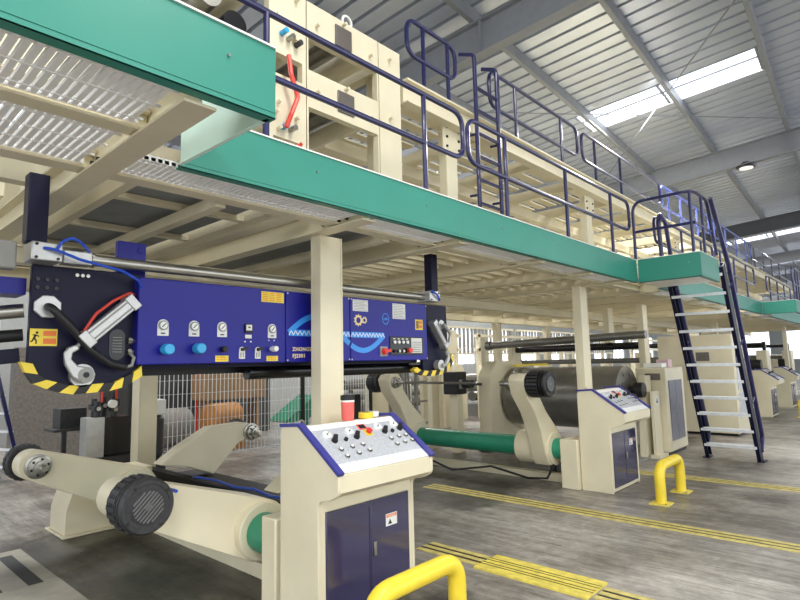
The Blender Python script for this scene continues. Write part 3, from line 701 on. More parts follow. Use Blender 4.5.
t = thing('roll_stand', (6.6, 5.0, 0), 'cream paper roll stand with raised arms and a green tube, behind the second console', 'roll stand')
MB().cyl((6.74, 3.36, .46), (6.74, 6.15, .46), .13, 28).build('pivot_tube', GREEND, t)
for y0, far in ((3.5, False), (5.78, True)):
    ox = -.0
    out = [(6.02, 1.36), (6.08, 1.43), (6.25, 1.44), (6.32, 1.36), (6.36, 1.2), (6.56, .95), (6.86, .68), (6.94, .42), (6.82, .26), (6.6, .26), (6.5, .42), (6.42, .7), (6.28, .95), (6.08, 1.18)]
    o = arm(out, y0, y0+.22, t)
    MB().cyl((6.74, y0-.02, .46), (6.74, y0+.48, .46), .21, 28).build('boss', CREAM, o)
    if far:
        chuck((6.17, y0, 1.31), o, r=.07); brake((6.17, y0+.27, 1.31), o, r=.15, L=.22)
        MB().cyl((6.17, y0-.2, 1.31), (6.17, 4.3, 1.31), .018, 10).build('shaft', DARKROLL, o)
    else:
        chuck((6.17, y0+.22, 1.31), o, 1, r=.09)
        b = brake((6.17, y0-.28, 1.31), o, r=.16, L=.27); b.data.materials[0] = BLACK
MB().box(6.6, 7.0, 3.13, 3.36, 0, .6).build('bearing_block', CREAM, t, bevel=.01)
MB().prism([(6.2, .02), (7.0, .02), (7.0, .5), (6.3, .5)], 'xz', 6.15, 6.6).build('pedestal', CREAM, t, bevel=.006)
MB().box(6.9, 7.02, 3.3, 8.5, 0, .1).build('base_channel', CREAM, t)
MB().box(7.12, 7.3, 3.6, 8.0, .3, .36).box(7.15, 7.25, 3.7, 3.8, 0, .3).box(7.15, 7.25, 7.7, 7.8, 0, .3).build('cable_tray', BLACK, t)
MB().tube([(6.5, 3.4, .3), (6.5, 3.5, .12), (6.55, 3.8, .08), (6.6, 4.4, .16), (6.5, 5.0, .06), (6.55, 5.6, .2)], .015, 6).build('loose_cable', BLACK, t)

# ------------------------------------------------------------------ overhead splicer
SB = 2.98/3.6; SP = 3.05/3.7
def fx(x): return x*SB
def fz(z): return 1.6+(z-1.6)*SB
t = thing('paper_splicer', (2.3, 3.0, 1.5), 'long navy blue paper splicer with gauges hanging under the platform', 'splicer')
FY = 2.98
cvs = []
for a, b in ((1.21, 2.15), (2.154, 2.716), (2.72, 3.59)):
    cvs.append(MB().box(a, b, FY, FY+.1, 1.622, 2.088).build('cover_panel', NAVY, t, bevel=.006))
c0, cm_, cr_ = cvs
for cv, pts in ((cm_, ((2.165, 2.075), (2.165, 1.635), (2.705, 2.075), (2.705, 1.635))), (cr_, ((2.73, 2.075), (2.73, 1.635), (3.58, 1.635), (3.58, 2.075)))):
    for x_, z_ in pts: MB().cyl((x_, FY-.004, z_), (x_, FY, z_), .006, 8).build('cover_screw', STEEL, cv)
MB().box(1.25, 3.58, 3.1, 3.5, 1.6, 2.07).build('inner_housing', NAVYD, t)
for x_, g in ((1.344, 1), (1.522, 1), (1.696, 1), (2.045, 1)):
    z_ = 1.822; w = .031
    pts = [(x_-w, z_-.045), (x_+w, z_-.045)]+[(x_+w*math.cos(PI*i/12), z_+.014+w*math.sin(PI*i/12)) for i in range(13)]
    gp = MB().prism(pts, 'xz', FY-.004, FY).build('gauge_plate', PAPER, c0, smooth=False)
    MB().lathe((x_, FY-.004, z_+.012), (0, -1, 0), [(0, .026), (.008, .026), (.01, .021)], 20, m=0).cyl((x_, FY-.0145, z_+.012), (x_, FY-.014, z_+.012), .02, 18, m=1).obox((x_, FY-.0155, z_+.012), Vector((.7, 0, .7)), Vector((0, 1, 0)), Vector((-.7, 0, .7)), .015, .0008, .0022, 2).box(x_-.012, x_+.012, FY-.0052, FY-.004, z_-.035, z_-.028, 2).build('gauge_dial', [GREYP, WHITE, BLACK], gp, smooth=False)
dg = MB().box(1.846, 1.898, FY-.012, FY, 1.806, 1.86, 0).box(1.852, 1.892, FY-.0135, FY-.012, 1.82, 1.855, 1).box(1.865, 1.88, FY-.0145, FY-.0135, 1.835, 1.843, 0).box(1.85, 1.894, FY-.006, FY, 1.772, 1.794, 1).build('digital_counter', [BLACK, PAPER], c0, smooth=False)
for x_ in (1.85, 1.89): MB().cyl((x_, FY-.005, 1.752), (x_, FY, 1.752), .005, 8).build('indicator', WHITE, c0)
for x_ in (2.02, 2.06): MB().cyl((x_, FY-.005, 1.762), (x_, FY, 1.762), .004, 8).build('indicator', WHITE, c0)
for x_, z_, mm, r_, L_ in ((1.352, 1.703, LBLUE, .03, .075), (1.534, 1.708, LBLUE, .03, .075), (1.7, 1.705, BLACK, .018, .04), (2.04, 1.708, WHITE, .018, .06)):
    MB().lathe((x_, FY, z_), (0, -1, 0), [(0, r_*.75), (L_*.3, r_*.75), (L_*.32, r_), (L_*.95, r_*.95), (L_, r_*.8)], 20).build('control_knob', mm, c0)
for x_ in (1.83, 1.94):
    pts = [(x_-.02, 1.648), (x_+.02, 1.648)]+[(x_+.02*math.cos(PI*i/10), 1.7+.02*math.sin(PI*i/10)) for i in range(11)]
    sw = MB().prism(pts, 'xz', FY-.004, FY, 0).box(x_-.012, x_-.004, FY-.005, FY-.004, 1.655, 1.685, 1).box(x_+.004, x_+.012, FY-.005, FY-.004, 1.655, 1.685, 1).build('switch_plate', [PAPER, GREYP], c0, smooth=False)
    MB().cyl((x_, FY-.004, 1.705), (x_, FY-.02, 1.705), .01, 12).obox((x_+.01, FY-.022, 1.708), Vector((1, 0, .2)).normalized(), Vector((0, 1, 0)), Vector((-.2, 0, 1)).normalized(), .02, .006, .008).build('rotary_switch', BLACK, sw)
for x0_, x1_, z0_, z1_ in ((1.655, 1.74, 1.632, 1.668), (2.005, 2.09, 1.632, 1.664), (1.965, 2.135, 2.005, 2.072)):
    m = MB().box(x0_, x1_, FY-.002, FY, z0_, z1_, 0); n = 2 if z1_-z0_ < .05 else 5
    for i in range(n):
        zz = z0_+(z1_-z0_)*(i+.7)/(n+.6)
        for k in range(3): m.box(x0_+.008+(x1_-x0_-.016)*k/3, x0_+.004+(x1_-x0_-.016)*(k+.86)/3, FY-.0026, FY-.002, zz, zz+.004, 1)
    m.build('yellow_sticker', [YEL, ORANGE], c0, smooth=False)
for z_ in (1.69, 1.75):
    MB().cyl((1.235, FY+.05, z_), (1.19, FY+.05, z_), .014, 10).cyl((1.2, FY+.05, z_), (1.18, FY+.05, z_), .02, 8).build('hose_fitting', STEEL, c0)
# printed wave, zig-zag and lettering
z0 = 1.815; x0_, x1_ = 2.175, 3.07
def wave(m, xa, xb, y):
    N = 40; up_, dn = [], []
    for i in range(N+1):
        u = i/N; x_ = xa+(xb-xa)*u; uu = (x_-x0_)/(x1_-x0_); z_ = z0+.115*math.sin(2*PI*uu)
        dz = .115*2*PI*math.cos(2*PI*uu)/(x1_-x0_); L = math.hypot(1, dz); h = .019
        up_.append((x_-dz/L*h, z_+h/L)); dn.append((x_+dz/L*h, z_-h/L))
    for i in range(N): m.prism([dn[i], dn[i+1], up_[i+1], up_[i]], 'xz', y-.0012, y)
def zig(m, xa, xb, y):
    m.box(xa, xb, y-.0012, y, z0-.021, z0+.021, 0)
    n = round((xb-xa)/.035)
    for i in range(n):
        a = xa+(xb-xa)*i/n; b = xa+(xb-xa)*(i+1)/n; c = (a+b)/2
        for p, q in (((a, z0-.015), (c, z0+.015)), ((c, z0+.015), (b, z0-.015))): m.beam((p[0], y-.0015, p[1]), (q[0], y-.0015, q[1]), .001, .0065, (0, 0, 1), 1)
for cv, xa, xb in ((cm_, 2.175, 2.71), (cr_, 2.725, 3.07)):
    m = MB(); wave(m, xa, xb, FY); m.build('wave_print', LOGO, cv, smooth=False)
    m = MB(); zig(m, xa, xb, FY-.0014); m.build('zigzag_print', [LOGO, LOGOW], cv, smooth=False)
text('ZHONGSH', .034, 2.205, FY, 1.696, GOLD, 'lettering', cm_, bold=.0011)
text('FJ2301', .034, 2.205, FY, 1.652, GOLD, 'lettering', cm_, bold=.0012)
def gear(cx, cz, r, n, m):
    pts = []
    for i in range(n):
        for k, rr in ((0, .8), (.15, .8), (.3, 1.0), (.6, 1.0), (.75, .8)):
            a = 2*PI*(i+k)/n; pts.append((cx+r*rr*math.cos(a), cz+r*rr*math.sin(a)))
    N = len(pts); inn = [(cx+(p[0]-cx)/math.hypot(p[0]-cx, p[1]-cz)*r*.5, cz+(p[1]-cz)/math.hypot(p[0]-cx, p[1]-cz)*r*.5) for p in pts]
    for i in range(N): m.prism([inn[i], inn[(i+1) % N], pts[(i+1) % N], pts[i]], 'xz', FY-.0014, FY)
m = MB(); gear(2.8, 1.922, .045, 10, m); gear(2.862, 1.925, .027, 8, m); m.build('gear_logo', GOLD, cr_, smooth=False)
m = MB()
for i in range(32):
    a, b = 2*PI*i/32, 2*PI*(i+1)/32; cx, cz = 3.09, 1.945
    m.prism([(cx+.032*math.cos(a), cz+.038*math.sin(a)), (cx+.032*math.cos(b), cz+.038*math.sin(b)), (cx+.037*math.cos(b), cz+.044*math.sin(b)), (cx+.037*math.cos(a), cz+.044*math.sin(a))], 'xz', FY-.0014, FY)
m.build('round_logo', LOGO, cr_, smooth=False)
text('LMS', .026, 3.09, FY, 1.936, LOGO, 'logo_letters', cr_, bold=.0008, align='CENTER')
for x0_s, x1_s, z0_s, z1_s, nl in ((2.745, 2.9, 1.99, 2.075, 7), (3.17, 3.32, 1.95, 2.072, 9)):
    m = MB().box(x0_s, x1_s, FY-.0015, FY, z0_s, z1_s, 0)
    for i in range(nl):
        zz = z0_s+(z1_s-z0_s)*(i+.6)/(nl+.4); m.box(x0_s+.012, x1_s-.012-.03*((i*7) % 3)/2, FY-.002, FY-.0015, zz, zz+.003, 1)
    m.build('white_sticker', [PAPER, GREYP], cr_, smooth=False)
MB().box(3.44, 3.535, FY-.0015, FY, 1.87, 1.955, 0).box(3.45, 3.483, FY-.002, FY-.0015, 1.88, 1.945, 1).box(3.488, 3.525, FY-.002, FY-.0015, 1.92, 1.945, 2).box(3.488, 3.525, FY-.002, FY-.0015, 1.885, 1.91, 2).build('warning_sticker', [YEL, BROWN, ORANGE], cr_, smooth=False)
cp = MB().box(3.13, 3.53, FY-.008, FY, 1.665, 1.81).build('button_panel', BLACKG, cr_, bevel=.003)
for i in range(4):
    MB().cyl((3.175+.05*i, FY-.008, 1.765), (3.175+.05*i, FY-.02, 1.765), .013, 14).build('push_button', WHITE, cp)
    MB().box(3.162+.05*i, 3.188+.05*i, FY-.009, FY-.008, 1.787, 1.795).build('button_label', PAPER, cp)
for i in range(3): MB().cyl((3.175+.05*i, FY-.008, 1.695), (3.175+.05*i, FY-.022, 1.695), .012, 14).build('push_button', STEEL if i else BLACK, cp)
MB().cyl((3.335, FY-.008, 1.7), (3.335, FY-.03, 1.7), .012, 12).cyl((3.335, FY-.03, 1.7), (3.335, FY-.042, 1.7), .022, 18).build('emergency_stop', RED, cp)
pp = MB().box(3.375, 3.505, FY-.011, FY-.008, 1.68, 1.8).build('name_plate', STEEL, cp)
for i in range(6): MB().box(3.385, 3.495, FY-.0116, FY-.011, 1.69+.015*i, 1.694+.015*i).build('plate_line', IRON, pp)
e = MB().box(3.02, 3.1, FY-.006, FY, 1.655, 1.73, 0).build('switch_plate', GREYP, cr_); MB().cyl((3.06, FY-.006, 1.692), (3.06, FY-.025, 1.692), .026, 16).obox((3.075, FY-.03, 1.695), Vector((1, 0, .2)).normalized(), Vector((0, 1, 0)), Vector((-.2, 0, 1)).normalized(), .035, .008, .011).build('main_switch', RED, e)
# end plates
PY = 3.04
def endplate(out):
    return MB().prism(out, 'xz', PY, PY+.03).build('end_plate', NAVYD, t, bevel=.004)
epl = endplate([(.735, 2.11), (1.245, 2.11), (1.245, 1.60), (1.2, 1.555), (1.1, 1.53), (.9, 1.525), (.82, 1.545), (.755, 1.595), (.735, 1.64)])
epr = endplate([(3.595, 2.1), (3.94, 2.1), (3.95, 1.62), (3.9, 1.56), (3.78, 1.53), (3.6, 1.525), (3.595, 1.6)])
def stripe(path, parent, w=.042):
    P = fillet([(p[0], 0, p[1]) for p in path], .08, 5); m = MB(); L = 0; seg = []
    for i in range(len(P)-1): seg.append((P[i], P[i+1]))
    d = 0; step = .055
    tot = sum((b-a).length for a, b in seg); n = int(tot/step)
    def pos(u):
        u = max(0, min(tot-1e-5, u))
        for a, b in seg:
            l = (b-a).length
            if u <= l: return a+(b-a)*(u/l), (b-a).normalized()
            u -= l
        return seg[-1][1], (seg[-1][1]-seg[-1][0]).normalized()
    for i in range(n):
        a, da = pos(i*step); b, db = pos((i+1)*step); na = Vector((-da.z, 0, da.x)); nb = Vector((-db.z, 0, db.x)); a2, _ = pos(i*step+.03); b2, _ = pos((i+1)*step+.03)
        q = [a-na*w/2, b-nb*w/2, b2+nb*w/2, a2+na*w/2]
        m.prism([(v.x, v.z) for v in q], 'xz', PY-.03, PY+.012, i % 2)
    return m.build('hazard_guard', [YEL, BLACK], parent, smooth=False)
stripe([(.72, 1.655), (.765, 1.555), (.91, 1.505), (1.12, 1.515), (1.24, 1.575), (1.27, 1.61)], epl)
stripe([(3.45, 1.56), (3.52, 1.52), (3.65, 1.505), (3.85, 1.52), (3.95, 1.58), (3.98, 1.66)], epr)
m = MB().prism([(.74, 1.72), (.855, 1.72), (.855, 1.802), (.74, 1.802)], 'xz', PY-.0015, PY, 0)
m.box(.795, .85, PY-.002, PY-.0015, 1.768, 1.792, 1).box(.795, .85, PY-.002, PY-.0015, 1.73, 1.756, 1)
for a, b, w in (((.765, 1.775), (.757, 1.755), .009), ((.757, 1.757), (.768, 1.745), .007), ((.768, 1.745), (.766, 1.73), .006), ((.757, 1.757), (.75, 1.742), .007), ((.75, 1.742), (.744, 1.74), .006), ((.766, 1.772), (.778, 1.765), .005), ((.763, 1.772), (.752, 1.772), .005)):
    m.beam((a[0], PY-.002, a[1]), (b[0], PY-.002, b[1]), .001, w, m=2)
m.cyl((.769, PY-.0025, 1.783), (.769, PY-.0015, 1.783), .006, 10, m=2)
m.build('warning_sticker', [YEL, ORANGE, BLACK], epl, smooth=False)
oc = [(.805+.062*math.cos(PI/8+PI/4*i)*1.0, 1.908+.058*math.sin(PI/8+PI/4*i)) for i in range(8)]
fl = MB().prism(oc, 'xz', PY-.02, PY).build('cable_flange', ALU, epl, bevel=.004)
MB().tube(fillet([(.805, PY-.01, 1.908), (.805, PY-.07, 1.9), (.88, PY-.08, 1.82), (.98, PY-.07, 1.7), (1.08, PY-.06, 1.63), (1.16, PY-.05, 1.61)], .06), .019, 12).build('cable_hose', BLACK, epl)
MB().tube([(1.15, PY-.05, 1.61), (1.19, PY-.05, 1.62), (1.2, PY-.05, 1.66), (1.19, FY+.05, 1.69)], .009, 8).build('cable_tail', GREYP, epl)
def cylinder(p, q, parent, w=.041):
    d = (Vector((q[0], 0, q[1]))-Vector((p[0], 0, p[1]))); L = d.length; d.normalize(); n = Vector((-d.z, 0, d.x)); y = Vector((0, 1, 0)); c = Vector((p[0], PY-.06, p[1]))
    o = MB().obox(c+d*(L*.5), d, y, n, L*.40, .03, w*.85).build('air_cylinder', ALU, parent, bevel=.005)
    for u in (.07, .93): MB().obox(c+d*(L*u), d, y, n, L*.07, .036, w).build('cylinder_end', ALU, o, bevel=.004)
    for k in (-.45, .45): MB().obox(c+d*(L*.5)+n*(w*k)-y*.031, d, y, n, L*.4, .002, w*.1).build('cylinder_groove', GREYP, o)
    MB().cyl(c, c-d*.05, .012, 10).build('piston_rod', STEEL, o)
    return o
cylinder((.945, 1.735), (1.19, 1.962), epl)
MB().prism([(.885, 1.712), (.922, 1.725), (.935, 1.703), (.905, 1.685), (.9, 1.655), (.93, 1.622), (.99, 1.612), (1.012, 1.58), (.995, 1.548), (.955, 1.535), (.905, 1.572), (.874, 1.63), (.868, 1.685)], 'xz', PY-.075, PY-.045).build('lever_arm', ALU, epl, bevel=.006)
MB().cyl((.965, PY-.08, 1.578), (.965, PY-.03, 1.578), .034, 20, m=0).cyl((.965, PY-.083, 1.578), (.965, PY-.08, 1.578), .014, 14, m=1).build('lever_hub', [GREYP, BLACK], epl)
MB().cyl((.965, PY-.03, 1.575), (.965, PY, 1.575), .056, 24).build('pivot_disc', ALU, epl)
ov = [(1.131+.04*math.cos(2*PI*i/24), 1.73+(.04 if math.sin(2*PI*i/24) > 0 else -.04)+.04*math.sin(2*PI*i/24)) for i in range(24)]
o = MB().prism(ov, 'xz', PY-.004, PY, 0).build('oval_name_plate', [BLACKG], epl, smooth=False)
m = MB()
for i in range(6): m.box(1.108, 1.154, PY-.005, PY-.004, 1.69+.015*i, 1.693+.015*i)
m.build('plate_print', GREYP, o, smooth=False)
for x_ in (.76, .8, .84):
    for z_ in (2.0, 2.04): MB().cyl((x_, PY-.008, z_), (x_, PY, z_), .009, 10).build('plate_screw', IRON, epl)
for x_ in (.93, .955, .98): MB().cyl((x_, PY-.006, 2.075), (x_, PY, 2.075), .009, 10).build('plate_screw', STEEL, epl)
MB().tube(fillet([(.94, PY-.06, 1.77), (1.0, PY-.08, 1.88), (1.08, PY-.08, 1.95), (1.17, PY-.05, 2.0), (1.22, PY, 1.99)], .05), .007, 8).build('red_hose', REDH, epl)
cylinder((3.83, 1.73), (3.66, 1.95), epr, w=.028)
MB().tube(fillet([(3.84, PY-.06, 1.70), (3.88, PY-.06, 1.64), (3.83, PY-.06, 1.58), (3.78, PY-.06, 1.565)], .04), .018, 10).cyl((3.78, PY-.055, 1.575), (3.78, PY-.0, 1.575), .045, 20).build('lever_arm', ALU, epr)
MB().cyl((3.83, PY-.03, 1.93), (3.83, PY, 1.93), .04, 18).tube(fillet([(3.83, PY-.05, 1.93), (3.92, PY-.06, 1.85), (3.9, PY-.05, 1.75)], .04), .016, 8).build('cable_flange', ALU, epr)
# top carriage, rail tube and hangers
for xa, xb, lb in ((.7, .83, 'l'), (3.57, 3.71, 'r')):
    g = MB().box(xa, xb, 2.92, 3.06, 2.112, 2.2).build('carriage_block', ALU, t, bevel=.006)
    for i in (.02, xb-xa-.02):
        for z_ in (2.125, 2.187): MB().cyl((xa+i, 2.915, z_), (xa+i, 2.92, z_), .007, 8).build('block_screw', BLACK, g)
MB().box(.84, .97, 2.95, 3.03, 2.115, 2.18).build('motor_block', ALU, t, bevel=.005)
MB().box(.55, .66, 2.98, 3.06, 2.07, 2.2).build('motor_block', GREYP, t, bevel=.01)
MB().cyl((.97, 3.0, 2.152), (3.58, 3.0, 2.152), .029, 20).cyl((.975, 3.0, 2.152), (.99, 3.0, 2.152), .038, 20).build('guide_tube', STEEL, t)
MB().box(1.15, 1.3, 3.12, 3.16, 2.08, 2.3).cyl((1.27, 3.115, 2.26), (1.27, 3.12, 2.26), .018, 12).build('lug_bracket', NAVY, t, bevel=.015)
for xa in (.685, 3.635):
    p = MB().box(xa, xa+.085, 2.95, 3.03, 2.2, 2.53).build('hanger_post', NAVYD, t, bevel=.004)
MB().tube(fillet([(.75, 2.915, 2.17), (.78, 2.89, 2.165), (.9, 2.9, 2.13), (1.1, 2.92, 2.1), (1.2, 2.95, 2.06), (1.235, 3.0, 2.02)], .05), .007, 8).build('blue_hose', HOSE, t)
MB().tube(fillet([(.8, 2.915, 2.165), (.82, 2.9, 2.21), (.87, 2.92, 2.235), (.92, 2.95, 2.22), (.96, 2.97, 2.185)], .03), .007, 8).build('blue_hose', HOSE, t)
MB().tube(fillet([(3.58, 2.915, 2.2), (3.64, 2.9, 2.17), (3.69, 2.91, 2.13)], .03), .008, 8).build('blue_hose', HOSE, t)
MB().cyl((2.0, 3.2, 1.56), (3.75, 3.2, 1.56), .045, 18).build('idler_roller', BLACKG, t)
MB().box(.95, 3.7, 3.3, 3.36, 1.56, 1.62).build('lower_bar', BLACK, t)
MB().box(.15, .735, 3.12, 3.3, 1.97, 2.05).build('side_bar', NAVY, t)
MB().cyl((.25, 3.35, 1.83), (.75, 3.2, 1.9), .035, 14).build('side_roller', STEEL, t)
MB().cyl((.2, 3.3, 1.72), (.75, 3.2, 1.78), .03, 14).build('side_roller', BLACK, t)
MB().beam((.2, 3.3, 1.62), (.74, 3.2, 1.68), .03, .07).build('side_bracket', NAVYD, t)
t.location = (2.622, 3.42, 1.486); t.scale = (1.14, 1.14, 1.14)  # features from image pixels; whole splicer scaled about the camera to sit deeper

# ------------------------------------------------------------------ ship's ladder to the landing
t = thing('steep_ladder', (9.3, 2.18, 0), 'steep navy ladder with pale metal treads up to the green landing', 'ladder')
A, B = Vector((9.98, 0, 0)), Vector((8.62, 0, 2.86)); d = (B-A).normalized(); nrm = Vector((d.z, 0, -d.x))
for Y in (1.79, 2.53):
    y = Vector((0, Y, 0)); sd = Vector((0, 1, 0))
    o = MB().obox(A+(B-A)*.5+y, d, sd, nrm, (B-A).length/2, .006, .08).obox(A+(B-A)*.5+y+nrm*.08+sd*(.02 if Y < 2 else -.02), d, sd, nrm, (B-A).length/2, .026, .005).obox(A+(B-A)*.5+y-nrm*.08+sd*(.02 if Y < 2 else -.02), d, sd, nrm, (B-A).length/2, .026, .005).box(9.88, 10.1, Y-.05, Y+.05, 0, .012).build('stringer', NAVYD, t)
    P = lambda u, k: tuple(A+(B-A)*u+y+nrm*k)
    top = B+y
    MB().tube(fillet([P(.04, .08), P(.07, .3), P(.97, .3), *([(top.x+.12, Y, top.z+.75), (top.x-.12, Y, top.z+.86), (top.x-.22, Y, top.z+.7), (top.x-.16, Y, top.z+.06)] if Y > 2 else [(8.22, Y, 3.72)])], .12), .032, 10).build('hand_rail', RAIL, t)
    for u in (.3, .6, .88): MB().cyl(P(u, .08), P(u, .3), .014, 8).build('rail_stay', RAIL, t)
for i in range(11):
    z = .24+.25*i; u = z/2.86; c = A+(B-A)*u
    MB().box(c.x-.09, c.x+.09, 1.805, 2.515, z-.015, z).box(c.x-.095, c.x-.088, 1.805, 2.515, z-.04, z).build('tread', GALV, t)

# ------------------------------------------------------------------ machines under and behind the platform
# corrugating cylinder unit with side frames
t = thing('preheater', (9.65, 4.4, 0), 'large dark chrome preheater cylinder between cream side frames behind the second console', 'machine')
MB().cyl((9.22, 3.45, .95), (9.22, 5.5, .95), .52, 48).cyl((9.22, 3.3, .95), (9.22, 3.45, .95), .08, 20).build('drum', DARKROLL, t)
out = fillet([(8.4, 0, 0), (8.4, 0, 1.35), (8.65, 0, 1.6), (9.5, 0, 1.6), (9.6, 0, 1.45), (9.15, 0, 1.36), (8.98, 0, .95), (9.12, 0, .5), (9.5, 0, .35), (9.5, 0, 0)], .12)
MB().prism([(p.x, p.z) for p in out], 'xz', 5.55, 5.8).build('side_frame', CREAM, t)
MB().box(8.9, 10.1, 5.3, 5.36, 1.49, 1.53).build('yellow_bar', YEL, t)
MB().prism([(9.3, 0), (9.72, 0), (9.72, 1.3), (9.45, 1.3)], 'xz', 3.24, 3.34).build('side_frame', CREAM, t)
MB().lathe((9.3, 3.2, 1.08), (0, 1, 0), [(0, .05), (.01, .12), (.14, .12), (.15, .05), (.3, .05)], 20).build('gearbox', BLACK, t)
for i in range(10):
    a = 2*PI*i/10; MB().cyl((9.22+.4*math.cos(a), 3.43, .95+.4*math.sin(a)), (9.22+.4*math.cos(a), 3.45, .95+.4*math.sin(a)), .02, 8).build('drum_bolt', STEEL, t)
MB().box(8.4, 9.74, 3.2, 5.85, -.0, .02).build('base_plate', GREYP, t)
tag(MB().cyl((8.8, 2.95, 1.955), (8.8, 5.75, 1.885), .065, 18).cyl((8.8, 5.75, 1.885), (8.8, 5.85, 1.883), .085, 14).build('web_roller', DARKROLL), 'long dark roller running across above the preheater', 'roller')
tag(MB().cyl((10.8, 3.75, 1.83), (10.8, 6.4, 1.83), .07, 18).build('web_roller', BLACKG), 'black roller under the short hanging post', 'roller')
tag(MB().cyl((10.95, 3.75, 1.55), (10.95, 6.4, 1.55), .05, 18).build('web_roller', DARKROLL), 'thin dark roller lowest in the row above the preheater', 'roller')
tag(MB().box(8.74, 8.86, 5.85, 5.95, 0, 2.05).build('roller_stand', CREAM, bevel=.004), 'cream stand holding the far end of the long dark roller', 'stand')
tag(MB().box(10.6, 11.0, 6.4, 6.5, 0, 1.95).build('roller_stand', CREAM, bevel=.004), 'cream stand holding the far ends of the two rollers under the hanging post', 'stand')
t = thing('drive_motor', (8.1, 5.9, 0), 'black drive motor on a post left of the preheater side frame', 'motor')
MB().box(7.98, 8.3, 5.98, 6.28, 1.02, 1.42).build('motor_body', BLACK, t, bevel=.02)
MB().cyl((8.2, 5.8, 1.2), (8.2, 5.98, 1.2), .08, 18).cyl((8.2, 5.6, 1.2), (8.2, 5.8, 1.2), .025, 12).build('motor_shaft', IRON, t)
MB().box(8.06, 8.22, 6.03, 6.2, 0, 1.02).build('motor_post', CREAM, t)
MB().box(8.06, 8.2, 5.978, 5.98, 1.12, 1.28).build('motor_label', GREYP, t)
t = thing('brake_cooler', (5.7, 6.35, 0), 'black cooling fan box behind the red tumbler, left of the raised roll arm', 'fan box')
MB().box(5.62, 6.0, 6.35, 6.8, .55, 1.14).build('fan_box', BLACK, t, bevel=.02)
MB().box(5.66, 5.7, 6.4, 6.75, 0, .55).box(5.92, 5.96, 6.4, 6.75, 0, .55).build('box_stand', IRON, t)

# electrical cabinets
def cabinet(x0, x1, y0, y1, h, label, win=True, base=.05):
    t = thing('control_cabinet', ((x0+x1)/2, (y0+y1)/2, 0), label, 'cabinet')
    MB().box(x0+.03, x1-.03, y0+.03, y1-.03, 0, base).build('plinth', BLACK, t)
    MB().box(x0, x1, y0, y1, base, h).build('cabinet_body', CREAM, t, bevel=.01)
    return t
t = cabinet(9.78, 10.75, 3.02, 3.5, 1.42, 'cream electrical cabinet with tall grey glazed doors left of the ladder')
for a, b in ((9.9, 10.24), (10.25, 10.6)):
    o = MB().box(a, b, 3.008, 3.02, .22, 1.21).build('glazed_door', mat('smoked_grey_door', (110, 112, 128), .15, coat=.4) if a < 10 else bpy.data.materials['smoked_grey_door'], t)
MB().box(10.22, 10.235, 2.995, 3.008, .66, .8).build('door_handle', STEEL, t)
MB().box(9.765, 9.78, 3.1, 3.34, 1.22, 1.33).build('side_window', WINDOWG, t)
tag(MB().box(9.9, 10.15, 3.1, 3.4, 1.425, 1.5).build('cardboard_box', WHITE, bevel=.004), 'white carton lying on top of the cabinet left of the ladder', 'box')
tag(MB().box(10.25, 10.45, 3.1, 3.3, 1.425, 1.56).build('cardboard_box', mat('pink_carton', (222, 190, 196), .6), bevel=.004), 'pinkish carton lying on top of the cabinet left of the ladder', 'box')
t = thing('warning_post', (9.4, 3.15, 0), 'cream stand plate with a warning triangle left of the grey door cabinet', 'stand')
MB().box(9.4, 9.74, 3.12, 3.16, .05, 1.05).box(9.35, 9.76, 3.05, 3.2, 0, .05).build('plate', CREAM, t)
MB().box(9.5, 9.64, 3.112, 3.12, .82, .98, 0).prism([(9.53, .86), (9.61, .86), (9.57, .94)], 'xz', 3.11, 3.112, 1).build('warning_sticker', [PAPER, BLACK], t, smooth=False)
t = cabinet(12.75, 13.75, 2.62, 4.05, 2.04, 'big cream cabinet standing behind the ladder')
MB().box(12.735, 12.75, 3.05, 3.3, 1.5, 1.68).build('side_window', WINDOWG, t)
b = MB().box(12.725, 12.75, 3.3, 3.5, 1.1, 1.5, 0)
for i in range(2):
    for j in range(4): b.cyl((12.715, 3.36+.08*i, 1.16+.09*j), (12.726, 3.36+.08*i, 1.16+.09*j), .018, 10, m=1+(i+j) % 3)
b.build('button_box', [GREYP, RED, BLACK, GREENL := mat('green_button', (60, 170, 90), .4)], t, smooth=False)
o = MB().box(12.95, 13.3, 2.606, 2.62, 1.35, 1.8).build('display_window', RAIL, t)
for z in (.35, .9): MB().box(12.95, 13.6, 2.606, 2.62, z, z+.5).build('front_panel', PANEL, t)
t = thing('valve_manifold', (11.6, 3.75, 0), 'brown and black valve manifold with hoses between the cabinet and the ladder', 'valves')
MB().box(11.5, 11.75, 3.7, 3.9, 0, .75).build('manifold_block', IRON, t)
MB().box(11.48, 11.62, 3.62, 3.7, .8, 1.15).build('valve_box', BROWN, t)
for i in range(4): MB().cyl((11.55, 3.6, .15+.17*i), (11.55, 3.7, .15+.17*i), .045, 12).build('valve', STEEL if i % 2 else ORANGE, t)
MB().tube(fillet([(11.6, 3.65, .7), (11.7, 3.4, .6), (11.75, 3.35, .2), (11.6, 3.5, .05)], .1), .02, 8).build('hose', BLACK, t)

